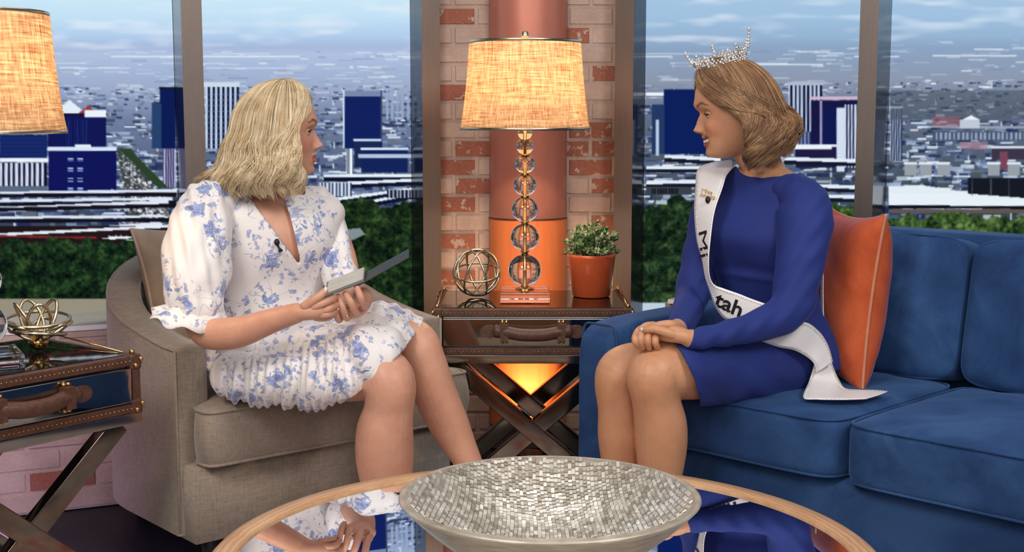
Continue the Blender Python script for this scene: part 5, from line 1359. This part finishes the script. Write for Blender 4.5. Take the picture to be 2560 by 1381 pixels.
def SP(px, py, lift=.0030):
    """point just in front of the sash surface"""
    d = (SPT[:, 0]-px)**2+(SPT[:, 1]-py)**2; i = np.argsort(d)[:5]; w = 1/(d[i]+.5); return W(px, py, float((SPT[i, 2]*w).sum()/w.sum())-lift)
on_quad('tah', (SP(1795,727), SP(1861,759), SP(1783,763)), M['inkblack'], sash, Id, 'black_lettering')
on_quad('Mi', (SP(1766,576), SP(1770,640), SP(1747,582)), M['inkblack'], sash, Id, 'black_lettering')
on_quad('Miss', (SP(1756,471), SP(1782,478), SP(1754,480)), M['gold'], sash, Id, 'gold_lettering')
on_quad('America', (SP(1752,481), SP(1790,489), SP(1749,492)), M['gold'], sash, Id, 'gold_lettering')
mic('small black clip-on microphone on the white sash', SP(1769,500)+Vector((0,-.006,0)), None)
# ring on her finger
g = Geo(); g.sphere(W(1604,824,2.985), .0045, 8, 6); obj('ring', g, M['stone'], person2, True, pv2)
# ---- crown
CR = W(1809,170,3.385)+Vector((0,0,-.004))
crown = thing('crown', 'sparkling silver rhinestone crown on the light brown hair of the woman in blue', 'crown', CR)
Rc = Matrix.Rotation(math.radians(-17), 4, 'Y') @ Matrix.Rotation(math.radians(6), 4, 'X')
R0 = .059; g = Geo(); gb = Geo()
def cp(a, r, z): return Rc @ Vector((r*math.cos(a), r*math.sin(a), z))
N_ = 72
for z, r in ((0, R0), (.0125, R0+.002)):
    gb.tube([cp(2*PI*i/N_, r, z) for i in range(N_)], .0016, 6, closed=True)
    for i in range(N_): g.sphere(cp(2*PI*i/N_, r+.0012, z), .0024, 6, 4)
for i in range(18): gb.tube([cp(2*PI*i/18, R0, 0), cp(2*PI*i/18, R0+.002, .0125)], .0013, 5); g.sphere(cp(2*PI*i/18, R0+.001, .006), .0024, 6, 4)
rr = random.Random(5)
obj('band', gb, M['chrome'], crown); obj('band_stones', g, M['stone'], crown)
spk = [(-.15, .080), (-1.45, .050), (3.0, .066), (-2.25, .046), (1.57, .056), (.75, .045), (2.3, .045)]
g = Geo(); gm = Geo()
for i in range(40):
    a = 2*PI*i/40; hh = .022+.009*abs(math.sin(3.5*a)); gm.tube([cp(a, R0+.002, .012), cp(a+.08, R0+.004, .012+hh*.5), cp(a, R0+.007, .012+hh)], .0011, 5)
    k = .016
    while k < .012+hh: g.sphere(cp(a+.05*math.sin(k*400), R0+.003+(k-.012)*.2, k), rr.uniform(.0026, .0042), 6, 4); k += .0058
obj('gallery', gm, M['chrome'], crown); obj('gallery_stones', g, M['stone'], crown)
for a0_, H_ in spk:
    g = Geo(); gm = Geo()
    for q in (-.42, -.28, -.14, 0, .14, .28, .42):
        hh = .014+(H_*.55-.014)*max(0, 1-abs(q)/.42)
        gm.tube([cp(a0_+q, R0+.002, .012), cp(a0_+q*.7, R0+.006+hh*.25, .012+hh)], .0011, 5)
        k = .012
        while k < .012+hh: g.sphere(cp(a0_+q*(1-.3*(k-.012)/hh), R0+.004+(k-.012)*.25, k)+Vector((rr.gauss(0,.0012),)*3), rr.uniform(.0026,.0040), 6, 4); k += .0055
    lean = .32
    gm.tube([cp(a0_, R0+.004, .012), cp(a0_, R0+.006+(H_-.01)*lean, H_)], .0012, 5)
    k = H_*.5
    while k < H_: g.sphere(cp(a0_, R0+.006+(k-.01)*lean, k), (.0038,.0038,.0048), 8, 6); k += .0078
    g.sphere(cp(a0_, R0+.006+(H_-.01)*lean, H_+.002), .0044, 8, 6)
    sp = obj('spike', gm, M['chrome'], crown); obj('stones', g, M['stone'], sp)
